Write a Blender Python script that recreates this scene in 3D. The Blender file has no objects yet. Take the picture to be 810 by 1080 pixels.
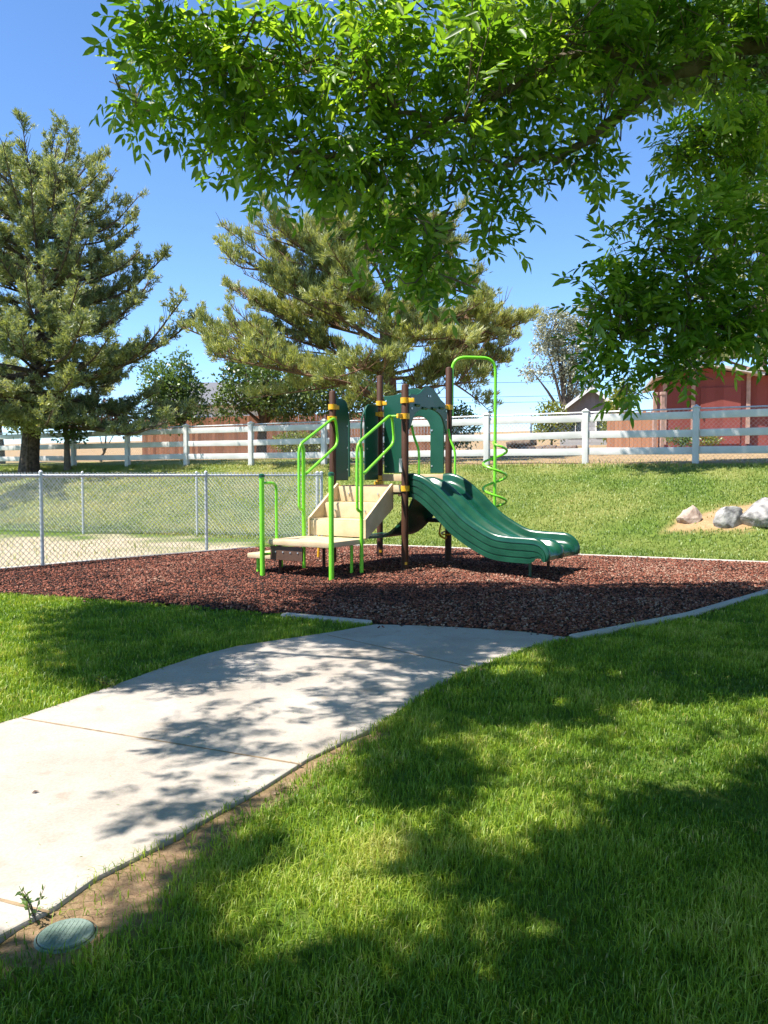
import bpy, bmesh, math, random
import numpy as np
from mathutils import Vector, Matrix, noise
random.seed(7)
rng = np.random.default_rng(11)
SC = bpy.context.scene
COL = SC.collection

# ------------------------------------------------------------------ camera
EYE = 1.25
FPX = 843.0                     # focal length in pixels of the 810x1080 photograph
PITCH = math.atan(41.0 / FPX)   # the horizon lies 41 px above the middle
cd = bpy.data.cameras.new('camera')
cam = bpy.data.objects.new('camera', cd); COL.objects.link(cam)
cam.location = (0, 0, EYE)
cam.rotation_euler = (math.pi / 2 - PITCH, 0, 0)
cd.sensor_fit = 'VERTICAL'; cd.sensor_height = 36.0; cd.sensor_width = 27.0
cd.lens = 36.0 * FPX / 1080.0
cd.clip_start = 0.05; cd.clip_end = 3000
SC.camera = cam

# ------------------------------------------------------------------ light
SUN_EL = math.radians(61)
SH = Vector((-1.0, -0.42)).normalized()           # horizontal direction towards the sun
COT = 1 / math.tan(SUN_EL)
w = bpy.data.worlds.new('World'); SC.world = w; w.use_nodes = True
nt = w.node_tree
bg = nt.nodes['Background']
sky = nt.nodes.new('ShaderNodeTexSky'); sky.sky_type = 'NISHITA'; sky.sun_disc = False
sky.sun_elevation = SUN_EL; sky.sun_rotation = math.atan2(SH.x, SH.y)
sky.altitude = 1400; sky.air_density = 0.85; sky.dust_density = 0.0; sky.ozone_density = 4.5
hs = nt.nodes.new('ShaderNodeHueSaturation'); hs.inputs['Saturation'].default_value = 1.08
nt.links.new(sky.outputs[0], hs.inputs['Color']); nt.links.new(hs.outputs[0], bg.inputs[0]); bg.inputs[1].default_value = 0.14
sl = bpy.data.lights.new('sun', 'SUN'); sl.energy = 5.0; sl.angle = math.radians(0.5); sl.color = (1.0, 0.95, 0.87)
so = bpy.data.objects.new('sun', sl); COL.objects.link(so)
to_sun = Vector((SH.x * math.cos(SUN_EL), SH.y * math.cos(SUN_EL), math.sin(SUN_EL)))
so.rotation_euler = to_sun.to_track_quat('Z', 'Y').to_euler()
so.location = (0, 0, 30)
vs = SC.view_settings
vs.view_transform = 'Standard'; vs.look = 'None'; vs.gamma = 1; vs.exposure = 1.08; vs.use_curve_mapping = False
SC.cycles.max_bounces = 8; SC.cycles.transparent_max_bounces = 8

# ------------------------------------------------------------------ geometry helpers
def ray(px, py):
    X = (px - 405) / FPX; U = (540 - py) / FPX
    c, s = math.cos(PITCH), math.sin(PITCH)
    return X, c + U * s, -s + U * c
def at(px, py, z=0.0):
    """ground point under a picture position"""
    X, Y, Z = ray(px, py); k = (z - EYE) / Z
    return (X * k, Y * k)
def far(px, py, d):
    """point at depth d"""
    X, Y, Z = ray(px, py); k = d / Y
    return np.array((X * k, d, EYE + Z * k))
def inside(poly, x, y):
    p = np.asarray(poly); r = np.zeros(x.shape, bool); j = len(p) - 1
    for i in range(len(p)):
        xi, yi = p[i]; xj, yj = p[j]
        c = ((yi > y) != (yj > y)) & (x < (xj - xi) * (y - yi) / (yj - yi + 1e-12) + xi)
        r ^= c; j = i
    return r
def seg_dist(poly, x, y, closed=True):
    p = np.asarray(poly); d = np.full(x.shape, 1e9)
    n = len(p)
    for i in range(n if closed else n - 1):
        a = p[i]; b = p[(i + 1) % n]; ab = b - a
        t = np.clip(((x - a[0]) * ab[0] + (y - a[1]) * ab[1]) / (ab @ ab + 1e-12), 0, 1)
        d = np.minimum(d, np.hypot(x - a[0] - t * ab[0], y - a[1] - t * ab[1]))
    return d
FD0, FK = 21.6, -0.5285                  # line of the white rail fence: y = FD0 + FK x
FN = math.sqrt(1 + FK * FK)
def tfence(x, y): return (y - FD0 - FK * x) / FN
def H(x, y):
    """height of the terrain"""
    x = np.asarray(x, float); y = np.asarray(y, float)
    t = tfence(x, y)
    u = np.clip((t + 6.3) / 6.3, 0, 1)
    s = np.clip(u / 0.3, 0, 1); s = s * s * (3 - 2 * s)
    z = 1.48 * u * s
    z = z + np.where(t > 0, 0.055 * t, 0)
    return z
def h(x, y): return float(H(x, y))

class MB:
    def __init__(s): s.v = []; s.f = []; s.t = []
    def add(s, vs_, fs_, tint=0.5):
        o = len(s.v)
        s.v += [tuple(map(float, p)) for p in vs_]
        s.f += [tuple(i + o for i in f) for f in fs_]
        s.t += [tint] * len(vs_)
        return s
    def box(s, c, d, R=None, tint=0.5, bev=0.0):
        """box of size d centred on c, chamfered by bev"""
        hx, hy, hz = [q / 2 for q in d]
        if bev <= 0:
            P = [Vector((x, y, z)) for z in (-hz, hz) for y in (-hy, hy) for x in (-hx, hx)]
            F = [(0, 2, 3, 1), (4, 5, 7, 6), (0, 1, 5, 4), (2, 6, 7, 3), (0, 4, 6, 2), (1, 3, 7, 5)]
        else:
            bm = bmesh.new(); bmesh.ops.create_cube(bm, size=1)
            for v in bm.verts: v.co = Vector((v.co.x * d[0], v.co.y * d[1], v.co.z * d[2]))
            bmesh.ops.bevel(bm, geom=bm.edges[:], offset=bev, segments=2, affect='EDGES', profile=0.6)
            bm.verts.index_update()
            P = [v.co.copy() for v in bm.verts]; F = [[v.index for v in f.verts] for f in bm.faces]
            bm.free()
        if R is not None: P = [R @ p for p in P]
        c = Vector(c)
        return s.add([p + c for p in P], F, tint)
    def beam(s, a, b, wd, ht, up=(0, 0, 1), bev=0.0, tint=0.5):
        a = Vector(a); b = Vector(b); x = (b - a); L = x.length; x.normalize()
        y = Vector(up).cross(x)
        if y.length < 1e-6: y = Vector((0, 1, 0)).cross(x)
        y.normalize(); z = x.cross(y)
        R = Matrix((x, y, z)).transposed()
        return s.box((a + b) / 2, (L, wd, ht), R, tint, bev)
    def tube(s, pts, r, n=8, cap=True, tint=0.5):
        pts = [Vector(p) for p in pts]; m = len(pts)
        rs = [r] * m if not hasattr(r, '__len__') else list(r)
        V = []; prev = None
        for i, p in enumerate(pts):
            d = (pts[min(i + 1, m - 1)] - pts[max(i - 1, 0)])
            if d.length < 1e-9: d = Vector((0, 0, 1))
            d.normalize()
            if prev is None:
                a = d.orthogonal().normalized()
            else:
                a = prev - d * prev.dot(d)
                a = a.normalized() if a.length > 1e-6 else d.orthogonal().normalized()
            prev = a; b = d.cross(a)
            for k in range(n):
                q = 2 * math.pi * k / n
                V.append(p + (a * math.cos(q) + b * math.sin(q)) * rs[i])
        F = []
        for i in range(m - 1):
            for k in range(n):
                k2 = (k + 1) % n
                F.append((i * n + k, i * n + k2, (i + 1) * n + k2, (i + 1) * n + k))
        if cap:
            F.append(tuple(range(n - 1, -1, -1))); F.append(tuple((m - 1) * n + k for k in range(n)))
        return s.add(V, F, tint)
    def prism(s, poly, f, a, b, tint=0.5):
        """outline poly (2-D) swept from offset a to b; f(u, v, offset) gives the point"""
        n = len(poly)
        V = [f(u, v, a) for u, v in poly] + [f(u, v, b) for u, v in poly]
        F = [tuple(range(n)), tuple(range(2 * n - 1, n - 1, -1))]
        F += [(i, i + n, (i + 1) % n + n, (i + 1) % n) for i in range(n)]
        return s.add(V, F, tint)
    def build(s, name, m, parent=None, smooth=False, sharp=40, loc=None):
        me = bpy.data.meshes.new(name)
        me.from_pydata(s.v, [], s.f); me.update()
        at_ = me.attributes.new('tint', 'FLOAT', 'POINT'); at_.data.foreach_set('value', s.t)
        bm = bmesh.new(); bm.from_mesh(me); bmesh.ops.recalc_face_normals(bm, faces=bm.faces[:]); bm.to_mesh(me); bm.free()
        if smooth:
            me.polygons.foreach_set('use_smooth', [True] * len(me.polygons))
            me.set_sharp_from_angle(angle=math.radians(sharp))
        me.materials.append(m)
        o = bpy.data.objects.new(name, me); COL.objects.link(o)
        if parent is not None: o.parent = parent
        if loc is not None: o.location = loc
        return o

def mesh_np(name, V, faces, tint, m, parent=None, loc=None, smooth=False):
    """big mesh from arrays: faces is a list of (n, k) index arrays"""
    me = bpy.data.meshes.new(name)
    V = np.asarray(V, np.float32)
    me.vertices.add(len(V)); me.vertices.foreach_set('co', V.ravel())
    tot = sum(f.size for f in faces); cnt = sum(len(f) for f in faces)
    me.loops.add(tot); me.polygons.add(cnt)
    me.loops.foreach_set('vertex_index', np.concatenate([f.ravel() for f in faces]).astype(np.int32))
    sizes = np.concatenate([np.full(len(f), f.shape[1], np.int32) for f in faces])
    me.polygons.foreach_set('loop_start', np.concatenate([[0], np.cumsum(sizes)[:-1]]).astype(np.int32))
    me.update(calc_edges=True)
    a = me.attributes.new('tint', 'FLOAT', 'POINT'); a.data.foreach_set('value', np.asarray(tint, np.float32))
    if smooth: me.polygons.foreach_set('use_smooth', np.ones(cnt, bool))
    me.materials.append(m)
    o = bpy.data.objects.new(name, me); COL.objects.link(o)
    if parent is not None: o.parent = parent
    if loc is not None: o.location = loc
    return o

def tag(o, label=None, cat=None, group=None, kind=None):
    if label: o['label'] = label
    if cat: o['category'] = cat
    if group: o['group'] = group
    if kind: o['kind'] = kind
    return o
def thing(name, label, cat, loc=(0, 0, 0), rz=0.0, group=None):
    o = bpy.data.objects.new(name, None); COL.objects.link(o)
    o.location = loc; o.rotation_euler = (0, 0, rz); o.empty_display_size = 0.2
    return tag(o, label, cat, group)
def bent(pts, r, n=5):
    """polyline with rounded corners"""
    pts = [Vector(p) for p in pts]; out = [pts[0]]
    for i in range(1, len(pts) - 1):
        a, b, c = pts[i - 1], pts[i], pts[i + 1]
        q = min(r, (a - b).length * .49, (c - b).length * .49)
        p0 = b + (a - b).normalized() * q; p1 = b + (c - b).normalized() * q
        for k in range(n + 1):
            t = k / n
            out.append(p0 * (1 - t) ** 2 + b * 2 * t * (1 - t) + p1 * t * t)
    out.append(pts[-1]); return out
def catmull(pts, n=6):
    P = [np.array(p, float) for p in pts]; P = [2 * P[0] - P[1]] + P + [2 * P[-1] - P[-2]]
    out = []
    for i in range(1, len(P) - 2):
        for k in range(n):
            t = k / n
            out.append(0.5 * (2 * P[i] + (P[i + 1] - P[i - 1]) * t + (2 * P[i - 1] - 5 * P[i] + 4 * P[i + 1] - P[i + 2]) * t * t
                              + (3 * P[i] - P[i - 1] - 3 * P[i + 1] + P[i + 2]) * t ** 3))
    out.append(P[-2]); return out

# ------------------------------------------------------------------ materials
def nodes(name):
    m = bpy.data.materials.new(name); m.use_nodes = True
    t = m.node_tree; b = t.nodes['Principled BSDF']
    return m, t, b
def N(t, kind, **kw):
    n = t.nodes.new(kind)
    for k, v in kw.items(): setattr(n, k, v)
    return n
def ramp(t, stops):
    r = N(t, 'ShaderNodeValToRGB'); e = r.color_ramp.elements
    while len(e) < len(stops): e.new(0.5)
    for q, (p, c) in zip(e, stops): q.position = p; q.color = (*c, 1)
    return r
def noisy(name, c1, c2, scale=8, rough=0.6, bump=0.0, bscale=60, metal=0.0, coat=0.0, detail=6, spec=0.5, extra=None):
    """base colour wandering between c1 and c2, fine bump"""
    m, t, b = nodes(name)
    tc = N(t, 'ShaderNodeTexCoord')
    n1 = N(t, 'ShaderNodeTexNoise'); n1.inputs['Scale'].default_value = scale; n1.inputs['Detail'].default_value = detail
    t.links.new(tc.outputs['Object'], n1.inputs['Vector'])
    r = ramp(t, [(0.35, c1), (0.65, c2)])
    t.links.new(n1.outputs[0], r.inputs[0]); t.links.new(r.outputs[0], b.inputs['Base Color'])
    b.inputs['Roughness'].default_value = rough; b.inputs['Metallic'].default_value = metal
    b.inputs['Specular IOR Level'].default_value = spec
    b.inputs['Coat Weight'].default_value = coat
    if bump > 0:
        n2 = N(t, 'ShaderNodeTexNoise'); n2.inputs['Scale'].default_value = bscale; n2.inputs['Detail'].default_value = 5
        t.links.new(tc.outputs['Object'], n2.inputs['Vector'])
        bp = N(t, 'ShaderNodeBump'); bp.inputs['Strength'].default_value = bump; bp.inputs['Distance'].default_value = 0.01
        t.links.new(n2.outputs[0], bp.inputs['Height']); t.links.new(bp.outputs[0], b.inputs['Normal'])
    return m
def leafy(name, stops, trans=0.35, rough=0.5, gloss=0.06, tcol=1.6):
    """thin leaves: diffuse + translucent + a little gloss, colour by the per-leaf tint"""
    m = bpy.data.materials.new(name); m.use_nodes = True
    t = m.node_tree; t.nodes.clear()
    out = N(t, 'ShaderNodeOutputMaterial')
    a = N(t, 'ShaderNodeAttribute', attribute_name='tint')
    r = ramp(t, stops); t.links.new(a.outputs['Fac'], r.inputs[0])
    d = N(t, 'ShaderNodeBsdfDiffuse'); t.links.new(r.outputs[0], d.inputs['Color'])
    tr = N(t, 'ShaderNodeBsdfTranslucent')
    mu = N(t, 'ShaderNodeMixRGB', blend_type='MULTIPLY'); mu.inputs[0].default_value = 1
    mu.inputs[2].default_value = (tcol, tcol * 0.95, tcol * 0.35, 1)
    t.links.new(r.outputs[0], mu.inputs[1]); t.links.new(mu.outputs[0], tr.inputs['Color'])
    mx = N(t, 'ShaderNodeMixShader'); mx.inputs[0].default_value = trans
    t.links.new(d.outputs[0], mx.inputs[1]); t.links.new(tr.outputs[0], mx.inputs[2])
    g = N(t, 'ShaderNodeBsdfGlossy'); g.inputs['Roughness'].default_value = rough; g.inputs['Color'].default_value = (1, 1, 1, 1)
    m2 = N(t, 'ShaderNodeMixShader'); m2.inputs[0].default_value = gloss
    t.links.new(mx.outputs[0], m2.inputs[1]); t.links.new(g.outputs[0], m2.inputs[2])
    t.links.new(m2.outputs[0], out.inputs['Surface'])
    return m
def tinted(name, stops, rough=0.8, spec=0.3, bump=0.0):
    m, t, b = nodes(name)
    a = N(t, 'ShaderNodeAttribute', attribute_name='tint')
    r = ramp(t, stops); t.links.new(a.outputs['Fac'], r.inputs[0]); t.links.new(r.outputs[0], b.inputs['Base Color'])
    b.inputs['Roughness'].default_value = rough; b.inputs['Specular IOR Level'].default_value = spec
    return m
def boards(name, c1, c2, axis=0, pitch=0.14, rough=0.75, groove=0.08, gcol=None, bump=0.5):
    """painted or weathered boards: a groove every pitch metres, each board its own tone"""
    m, t, b = nodes(name)
    tc = N(t, 'ShaderNodeTexCoord'); sp = N(t, 'ShaderNodeSeparateXYZ'); t.links.new(tc.outputs['Object'], sp.inputs[0])
    dv = N(t, 'ShaderNodeMath', operation='DIVIDE'); dv.inputs[1].default_value = pitch
    t.links.new(sp.outputs[axis], dv.inputs[0])
    fl = N(t, 'ShaderNodeMath', operation='FLOOR'); fr = N(t, 'ShaderNodeMath', operation='FRACT')
    t.links.new(dv.outputs[0], fl.inputs[0]); t.links.new(dv.outputs[0], fr.inputs[0])
    wn = N(t, 'ShaderNodeTexWhiteNoise', noise_dimensions='1D'); t.links.new(fl.outputs[0], wn.inputs['W'])
    ns = N(t, 'ShaderNodeTexNoise'); ns.inputs['Scale'].default_value = 6; ns.inputs['Detail'].default_value = 8
    mp = N(t, 'ShaderNodeMapping'); sc_ = [6, 6, 6]; sc_[2 if axis != 2 else 0] = 0.6
    mp.inputs['Scale'].default_value = sc_
    t.links.new(tc.outputs['Object'], mp.inputs[0]); t.links.new(mp.outputs[0], ns.inputs['Vector'])
    ad = N(t, 'ShaderNodeMath', operation='ADD'); t.links.new(wn.outputs[0], ad.inputs[0]); t.links.new(ns.outputs[0], ad.inputs[1])
    hf = N(t, 'ShaderNodeMath', operation='MULTIPLY'); hf.inputs[1].default_value = 0.5; t.links.new(ad.outputs[0], hf.inputs[0])
    r = ramp(t, [(0.15, c1), (0.85, c2)]); t.links.new(hf.outputs[0], r.inputs[0])
    lt = N(t, 'ShaderNodeMath', operation='LESS_THAN'); lt.inputs[1].default_value = groove; t.links.new(fr.outputs[0], lt.inputs[0])
    bp = N(t, 'ShaderNodeBump', invert=True); bp.inputs['Strength'].default_value = bump; bp.inputs['Distance'].default_value = 0.02
    t.links.new(lt.outputs[0], bp.inputs['Height']); t.links.new(bp.outputs[0], b.inputs['Normal'])
    t.links.new(r.outputs[0], b.inputs['Base Color']); b.inputs['Roughness'].default_value = rough
    b.inputs['Specular IOR Level'].default_value = 0.25
    return m

M = {}
M['lime'] = noisy('lime_powder_coat', (0.19, 0.66, 0.02), (0.22, 0.71, 0.035), 6, 0.35, coat=0.2)
M['brown'] = noisy('brown_powder_coat', (0.055, 0.020, 0.009), (0.070, 0.027, 0.013), 9, 0.62, spec=.3)
M['yellow'] = noisy('yellow_cast_clamp', (0.80, 0.40, 0.012), (0.88, 0.46, 0.02), 9, 0.4)
M['tan'] = noisy('tan_plastic_coating', (0.55, 0.41, 0.245), (0.65, 0.50, 0.31), 7, 0.5, bump=0.25, bscale=90)
M['brownvinyl'] = noisy('brown_vinyl', (0.085, 0.042, 0.025), (0.11, 0.055, 0.032), 30, 0.55, bump=0.2, bscale=80)
M['green'] = noisy('dark_green_plastic', (0.004, 0.062, 0.031), (0.008, 0.080, 0.042), 3, 0.32, bump=0.04, bscale=120)
M['greenslide'] = noisy('green_slide_plastic', (0.004, 0.052, 0.027), (0.011, 0.082, 0.045), 4.5, 0.26, bump=0.05, bscale=90)
M['black'] = noisy('black_rubber', (0.012, 0.012, 0.013), (0.02, 0.02, 0.021), 20, 0.6)
M['white'] = noisy('white_sticker', (0.75, 0.75, 0.74), (0.82, 0.82, 0.8), 20, 0.5)
M['steel'] = noisy('galvanised_steel', (0.50, 0.51, 0.52), (0.62, 0.63, 0.64), 14, 0.45, metal=0.25)
M['bolt'] = noisy('zinc_bolt', (0.6, 0.6, 0.6), (0.7, 0.7, 0.7), 14, 0.35, metal=0.8)
M['vinylwhite'] = noisy('white_vinyl', (0.54, 0.525, 0.495), (0.66, 0.645, 0.62), 2.2, 0.5, bump=0.05)
M['bark'] = noisy('grey_brown_bark', (0.045, 0.030, 0.022), (0.15, 0.105, 0.075), 12, 0.95, bump=1.0, bscale=22)
M['barkred'] = noisy('reddish_pine_bark', (0.10, 0.055, 0.035), (0.26, 0.15, 0.095), 10, 0.95, bump=1.0, bscale=22)
M['barkash'] = noisy('smooth_ash_bark', (0.085, 0.065, 0.048), (0.19, 0.15, 0.11), 16, 0.9, bump=0.8, bscale=50)

def concrete(name, tone=(0.41, 0.365, 0.32), spread=0.075):
    m, t, b = nodes(name)
    tc = N(t, 'ShaderNodeTexCoord')
    big = N(t, 'ShaderNodeTexNoise'); big.inputs['Scale'].default_value = 1.6; big.inputs['Detail'].default_value = 7; big.inputs['Roughness'].default_value = 0.62
    fine = N(t, 'ShaderNodeTexNoise'); fine.inputs['Scale'].default_value = 90; fine.inputs['Detail'].default_value = 3
    t.links.new(tc.outputs['Object'], big.inputs['Vector']); t.links.new(tc.outputs['Object'], fine.inputs['Vector'])
    r1 = ramp(t, [(0.3, tuple(c - spread for c in tone)), (0.7, tuple(c + spread * .7 for c in tone))])
    r2 = ramp(t, [(0.3, (0.86, 0.85, 0.84)), (0.62, (1.0, 1.0, 1.0))])
    t.links.new(big.outputs[0], r1.inputs[0]); t.links.new(fine.outputs[0], r2.inputs[0])
    mu = N(t, 'ShaderNodeMixRGB', blend_type='MULTIPLY'); mu.inputs[0].default_value = 1
    t.links.new(r1.outputs[0], mu.inputs[1]); t.links.new(r2.outputs[0], mu.inputs[2])
    # small dark stains
    st = N(t, 'ShaderNodeTexNoise'); st.inputs['Scale'].default_value = 7; st.inputs['Detail'].default_value = 2
    t.links.new(tc.outputs['Object'], st.inputs['Vector'])
    r3 = ramp(t, [(0.60, (1, 1, 1)), (0.80, (0.82, 0.78, 0.72))]); t.links.new(st.outputs[0], r3.inputs[0])
    m3 = N(t, 'ShaderNodeMixRGB', blend_type='MULTIPLY'); m3.inputs[0].default_value = 1
    t.links.new(mu.outputs[0], m3.inputs[1]); t.links.new(r3.outputs[0], m3.inputs[2])
    t.links.new(m3.outputs[0], b.inputs['Base Color'])
    bp = N(t, 'ShaderNodeBump'); bp.inputs['Strength'].default_value = 0.25; bp.inputs['Distance'].default_value = 0.004
    t.links.new(fine.outputs[0], bp.inputs['Height']); t.links.new(bp.outputs[0], b.inputs['Normal'])
    b.inputs['Roughness'].default_value = 0.9; b.inputs['Specular IOR Level'].default_value = 0.2
    return m
M['concrete'] = concrete('concrete_path')
M['curb'] = concrete('concrete_curb', (0.46, 0.42, 0.375), 0.07)
M['soil'] = noisy('bare_soil', (0.17, 0.10, 0.055), (0.36, 0.24, 0.14), 9, 0.95, bump=1.0, bscale=60, spec=0.1)
M['seam'] = noisy('sandy_joint', (0.20, 0.14, 0.085), (0.33, 0.24, 0.15), 30, 0.95, spec=0.1)
M['stone'] = noisy('grey_boulder', (0.17, 0.16, 0.16), (0.42, 0.40, 0.375), 9, 0.9, bump=1.0, bscale=14, spec=0.2)
M['stonepink'] = noisy('pinkish_boulder', (0.30, 0.21, 0.16), (0.48, 0.38, 0.31), 8, 0.9, bump=1.0, bscale=14, spec=0.2)
M['grass'] = leafy('grass_blade', [(0.0, (0.055, 0.130, 0.012)), (0.45, (0.165, 0.275, 0.022)), (0.8, (0.335, 0.42, 0.050)), (0.93, (0.43, 0.44, 0.11)), (1.0, (0.50, 0.42, 0.18))], 0.34, 0.45, 0.02, 1.6)
M['lawn'] = leafy('mown_grass_blade', [(0.0, (0.09, 0.16, 0.022)), (0.4, (0.18, 0.26, 0.042)), (0.75, (0.29, 0.34, 0.075)), (1.0, (0.46, 0.40, 0.17))], 0.25, 0.5, 0.04, 1.3)
M['ashleaf'] = leafy('ash_leaf', [(0.0, (0.038, 0.095, 0.012)), (0.5, (0.105, 0.205, 0.022)), (1.0, (0.24, 0.34, 0.06))], 0.5, 0.40, 0.035, 2.9)
M['spruce'] = leafy('blue_green_needles', [(0.0, (0.11, 0.145, 0.065)), (0.5, (0.29, 0.34, 0.155)), (1.0, (0.54, 0.55, 0.27))], 0.42, 0.5, 0.05, 1.2)
M['pine'] = leafy('olive_needles', [(0.0, (0.15, 0.19, 0.06)), (0.5, (0.35, 0.39, 0.14)), (1.0, (0.56, 0.56, 0.25))], 0.38, 0.5, 0.05, 1.2)
M['broad'] = leafy('dark_broad_leaf', [(0.0, (0.035, 0.075, 0.015)), (0.5, (0.075, 0.135, 0.025)), (1.0, (0.18, 0.24, 0.045))], 0.3, 0.4, 0.06, 1.5)
M['broadlight'] = leafy('light_broad_leaf', [(0.0, (0.07, 0.13, 0.035)), (0.5, (0.13, 0.22, 0.06)), (1.0, (0.22, 0.30, 0.09))], 0.3, 0.4, 0.06, 1.5)
M['yellowgreen'] = leafy('yellow_green_leaf', [(0.0, (0.10, 0.14, 0.015)), (0.5, (0.20, 0.24, 0.03)), (1.0, (0.34, 0.34, 0.06))], 0.3, 0.4, 0.05, 1.3)
M['silver'] = leafy('silvery_leaf', [(0.0, (0.16, 0.18, 0.12)), (0.5, (0.30, 0.32, 0.22)), (1.0, (0.48, 0.47, 0.34))], 0.25, 0.5, 0.06, 1.1)
M['redleaf'] = leafy('dark_red_leaf', [(0.0, (0.045, 0.012, 0.010)), (0.5, (0.10, 0.026, 0.018)), (1.0, (0.19, 0.06, 0.035))], 0.25, 0.4, 0.05, 1.2)

# ------------------------------------------------------------------ outlines on the ground
PATH_L = [(-3.9, -2.5), (-3.3, 0.5), (-2.65, 2.3), at(0, 765), at(30, 756), at(100, 732), at(165, 708), at(210, 693), at(250, 683), at(300, 675.5), at(350, 668), at(395, 660)]
PATH_R = [at(600, 674), at(560, 684), at(525, 697), at(495, 708), at(455, 728), at(400, 767), at(325, 803), at(280, 832), at(230, 860), at(165, 897), at(100, 930), at(60, 959), at(0, 991), (-1.28, 1.2), (-1.55, 0.2), (-2.1, -2.5)]
PATH = PATH_L + [at(450, 661.5), at(505, 664.5), at(555, 668)] + PATH_R
MULCH_NEAR = [at(-330, 598), at(-120, 615), at(0, 626.5), at(100, 632.5), at(200, 640), at(300, 648.5), at(395, 659), at(505, 664), at(600, 672.5), at(660, 661), at(720, 649), at(810, 623), at(930, 601)]
MULCH_FAR = [at(1010, 606), at(810, 595), at(610, 587), at(466, 579), at(400, 576.5), at(345, 577), at(271, 579), at(218, 583), at(110, 592), at(0, 602), at(-300, 628)]
MULCH_FAR[0] = (7.6, 9.75)
MULCH_NEAR[-1] = (6.4, 8.9)
MULCH_NEAR[0] = (-8.4, 8.0); MULCH_NEAR[1] = (-6.0, 8.2)
MULCH_FAR[-1] = (-7.7, 8.6)
MULCH = MULCH_NEAR + MULCH_FAR
SOIL = [at(0, 992), at(60, 960), at(100, 931), at(165, 898), at(230, 861), at(280, 833), at(325, 804), at(390, 772), at(396, 773), at(334, 807), at(290, 837), at(243, 866), at(212, 902), at(170, 942), at(124, 980), at(75, 1003), at(20, 1008), at(-60, 1040), (-1.42, 1.35)]

# ------------------------------------------------------------------ terrain
def axis(a, b, step, far_lo, far_hi):
    mid = np.arange(a, b + 1e-6, step)
    lo = []; q = a; s = step
    while q > far_lo: s *= 1.35; q -= s; lo.append(q)
    hi = []; q = b; s = step
    while q < far_hi: s *= 1.35; q += s; hi.append(q)
    return np.array(lo[::-1] + list(mid) + hi)
gx = axis(-17, 14, 0.16, -900, 900); gy = axis(-1.0, 30, 0.16, -300, 1200)
GX, GY = np.meshgrid(gx, gy)
x = GX.ravel(); y = GY.ravel()
tt = tfence(x, y)
z = H(x, y)
def fbm(x, y, s, seed=0.0):
    return np.array([noise.fractal(Vector((a * s + seed, b * s - seed, seed)), 1.0, 2.0, 4) for a, b in zip(x, y)])
core = (np.abs(x) < 20) & (y < 34) & (y > -3)
nz = np.zeros(len(x)); nz[core] = fbm(x[core], y[core], 0.9, 3.1)
nz2 = np.zeros(len(x)); nz2[core] = fbm(x[core], y[core], 0.35, 9.4)
z = z + np.where(core & (tt > -6.2), 0.03 * nz, 0)
flat = inside(MULCH, x, y) & (seg_dist(MULCH, x, y) > 0.12)
z = np.where(flat, z - 0.05, z)
pth = inside(PATH, x, y) & (seg_dist(PATH, x, y) > 0.1)
z = np.where(pth, z - 0.05, z)
z = np.where(seg_dist(PATH, x, y) < 0.12, z - 0.002, z)
# masks: dry ground beyond the fence, pale dirt in the wire-fenced yard, orange dirt round the boulders, soil by the path
def sm(a, b, v): 
    u = np.clip((v - a) / (b - a), 0, 1); return u * u * (3 - 2 * u)
right = sm(-3.0, 1.0, x)
dry = sm(-0.5, 0.25, tt + 0.35 * nz) * right + sm(3.2, 4.4, tt + .5 * nz) * (1 - right)
dry = np.clip(dry, 0, 1)
dxy = np.hypot((x + 6.4) / 4.9, (y - 12.4) / 3.4)
yard = sm(1.25, 0.55, dxy + 0.55 * nz) * (tt < -5.6)
b1 = np.array(far(760, 545, 13.7)); b2 = np.array(far(870, 545, 13.9))
dd = seg_dist([b1[:2], b2[:2]], x, y, False)
boul = sm(0.72, 0.42, dd + 0.55 * nz)
soil = np.where(inside(SOIL, x, y), 1.0, sm(0.14, 0.0, seg_dist(SOIL, x, y)))
yellow = np.clip(0.45 + 0.8 * nz2 + 0.5 * nz + .40 * sm(-1, -4, x), 0, 1) * sm(-7.5, -6, tt)
nx_, ny_ = len(gx), len(gy)
I = np.arange(nx_ * ny_).reshape(ny_, nx_)
Q = np.stack([I[:-1, :-1], I[:-1, 1:], I[1:, 1:], I[1:, :-1]], -1).reshape(-1, 4)
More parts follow.
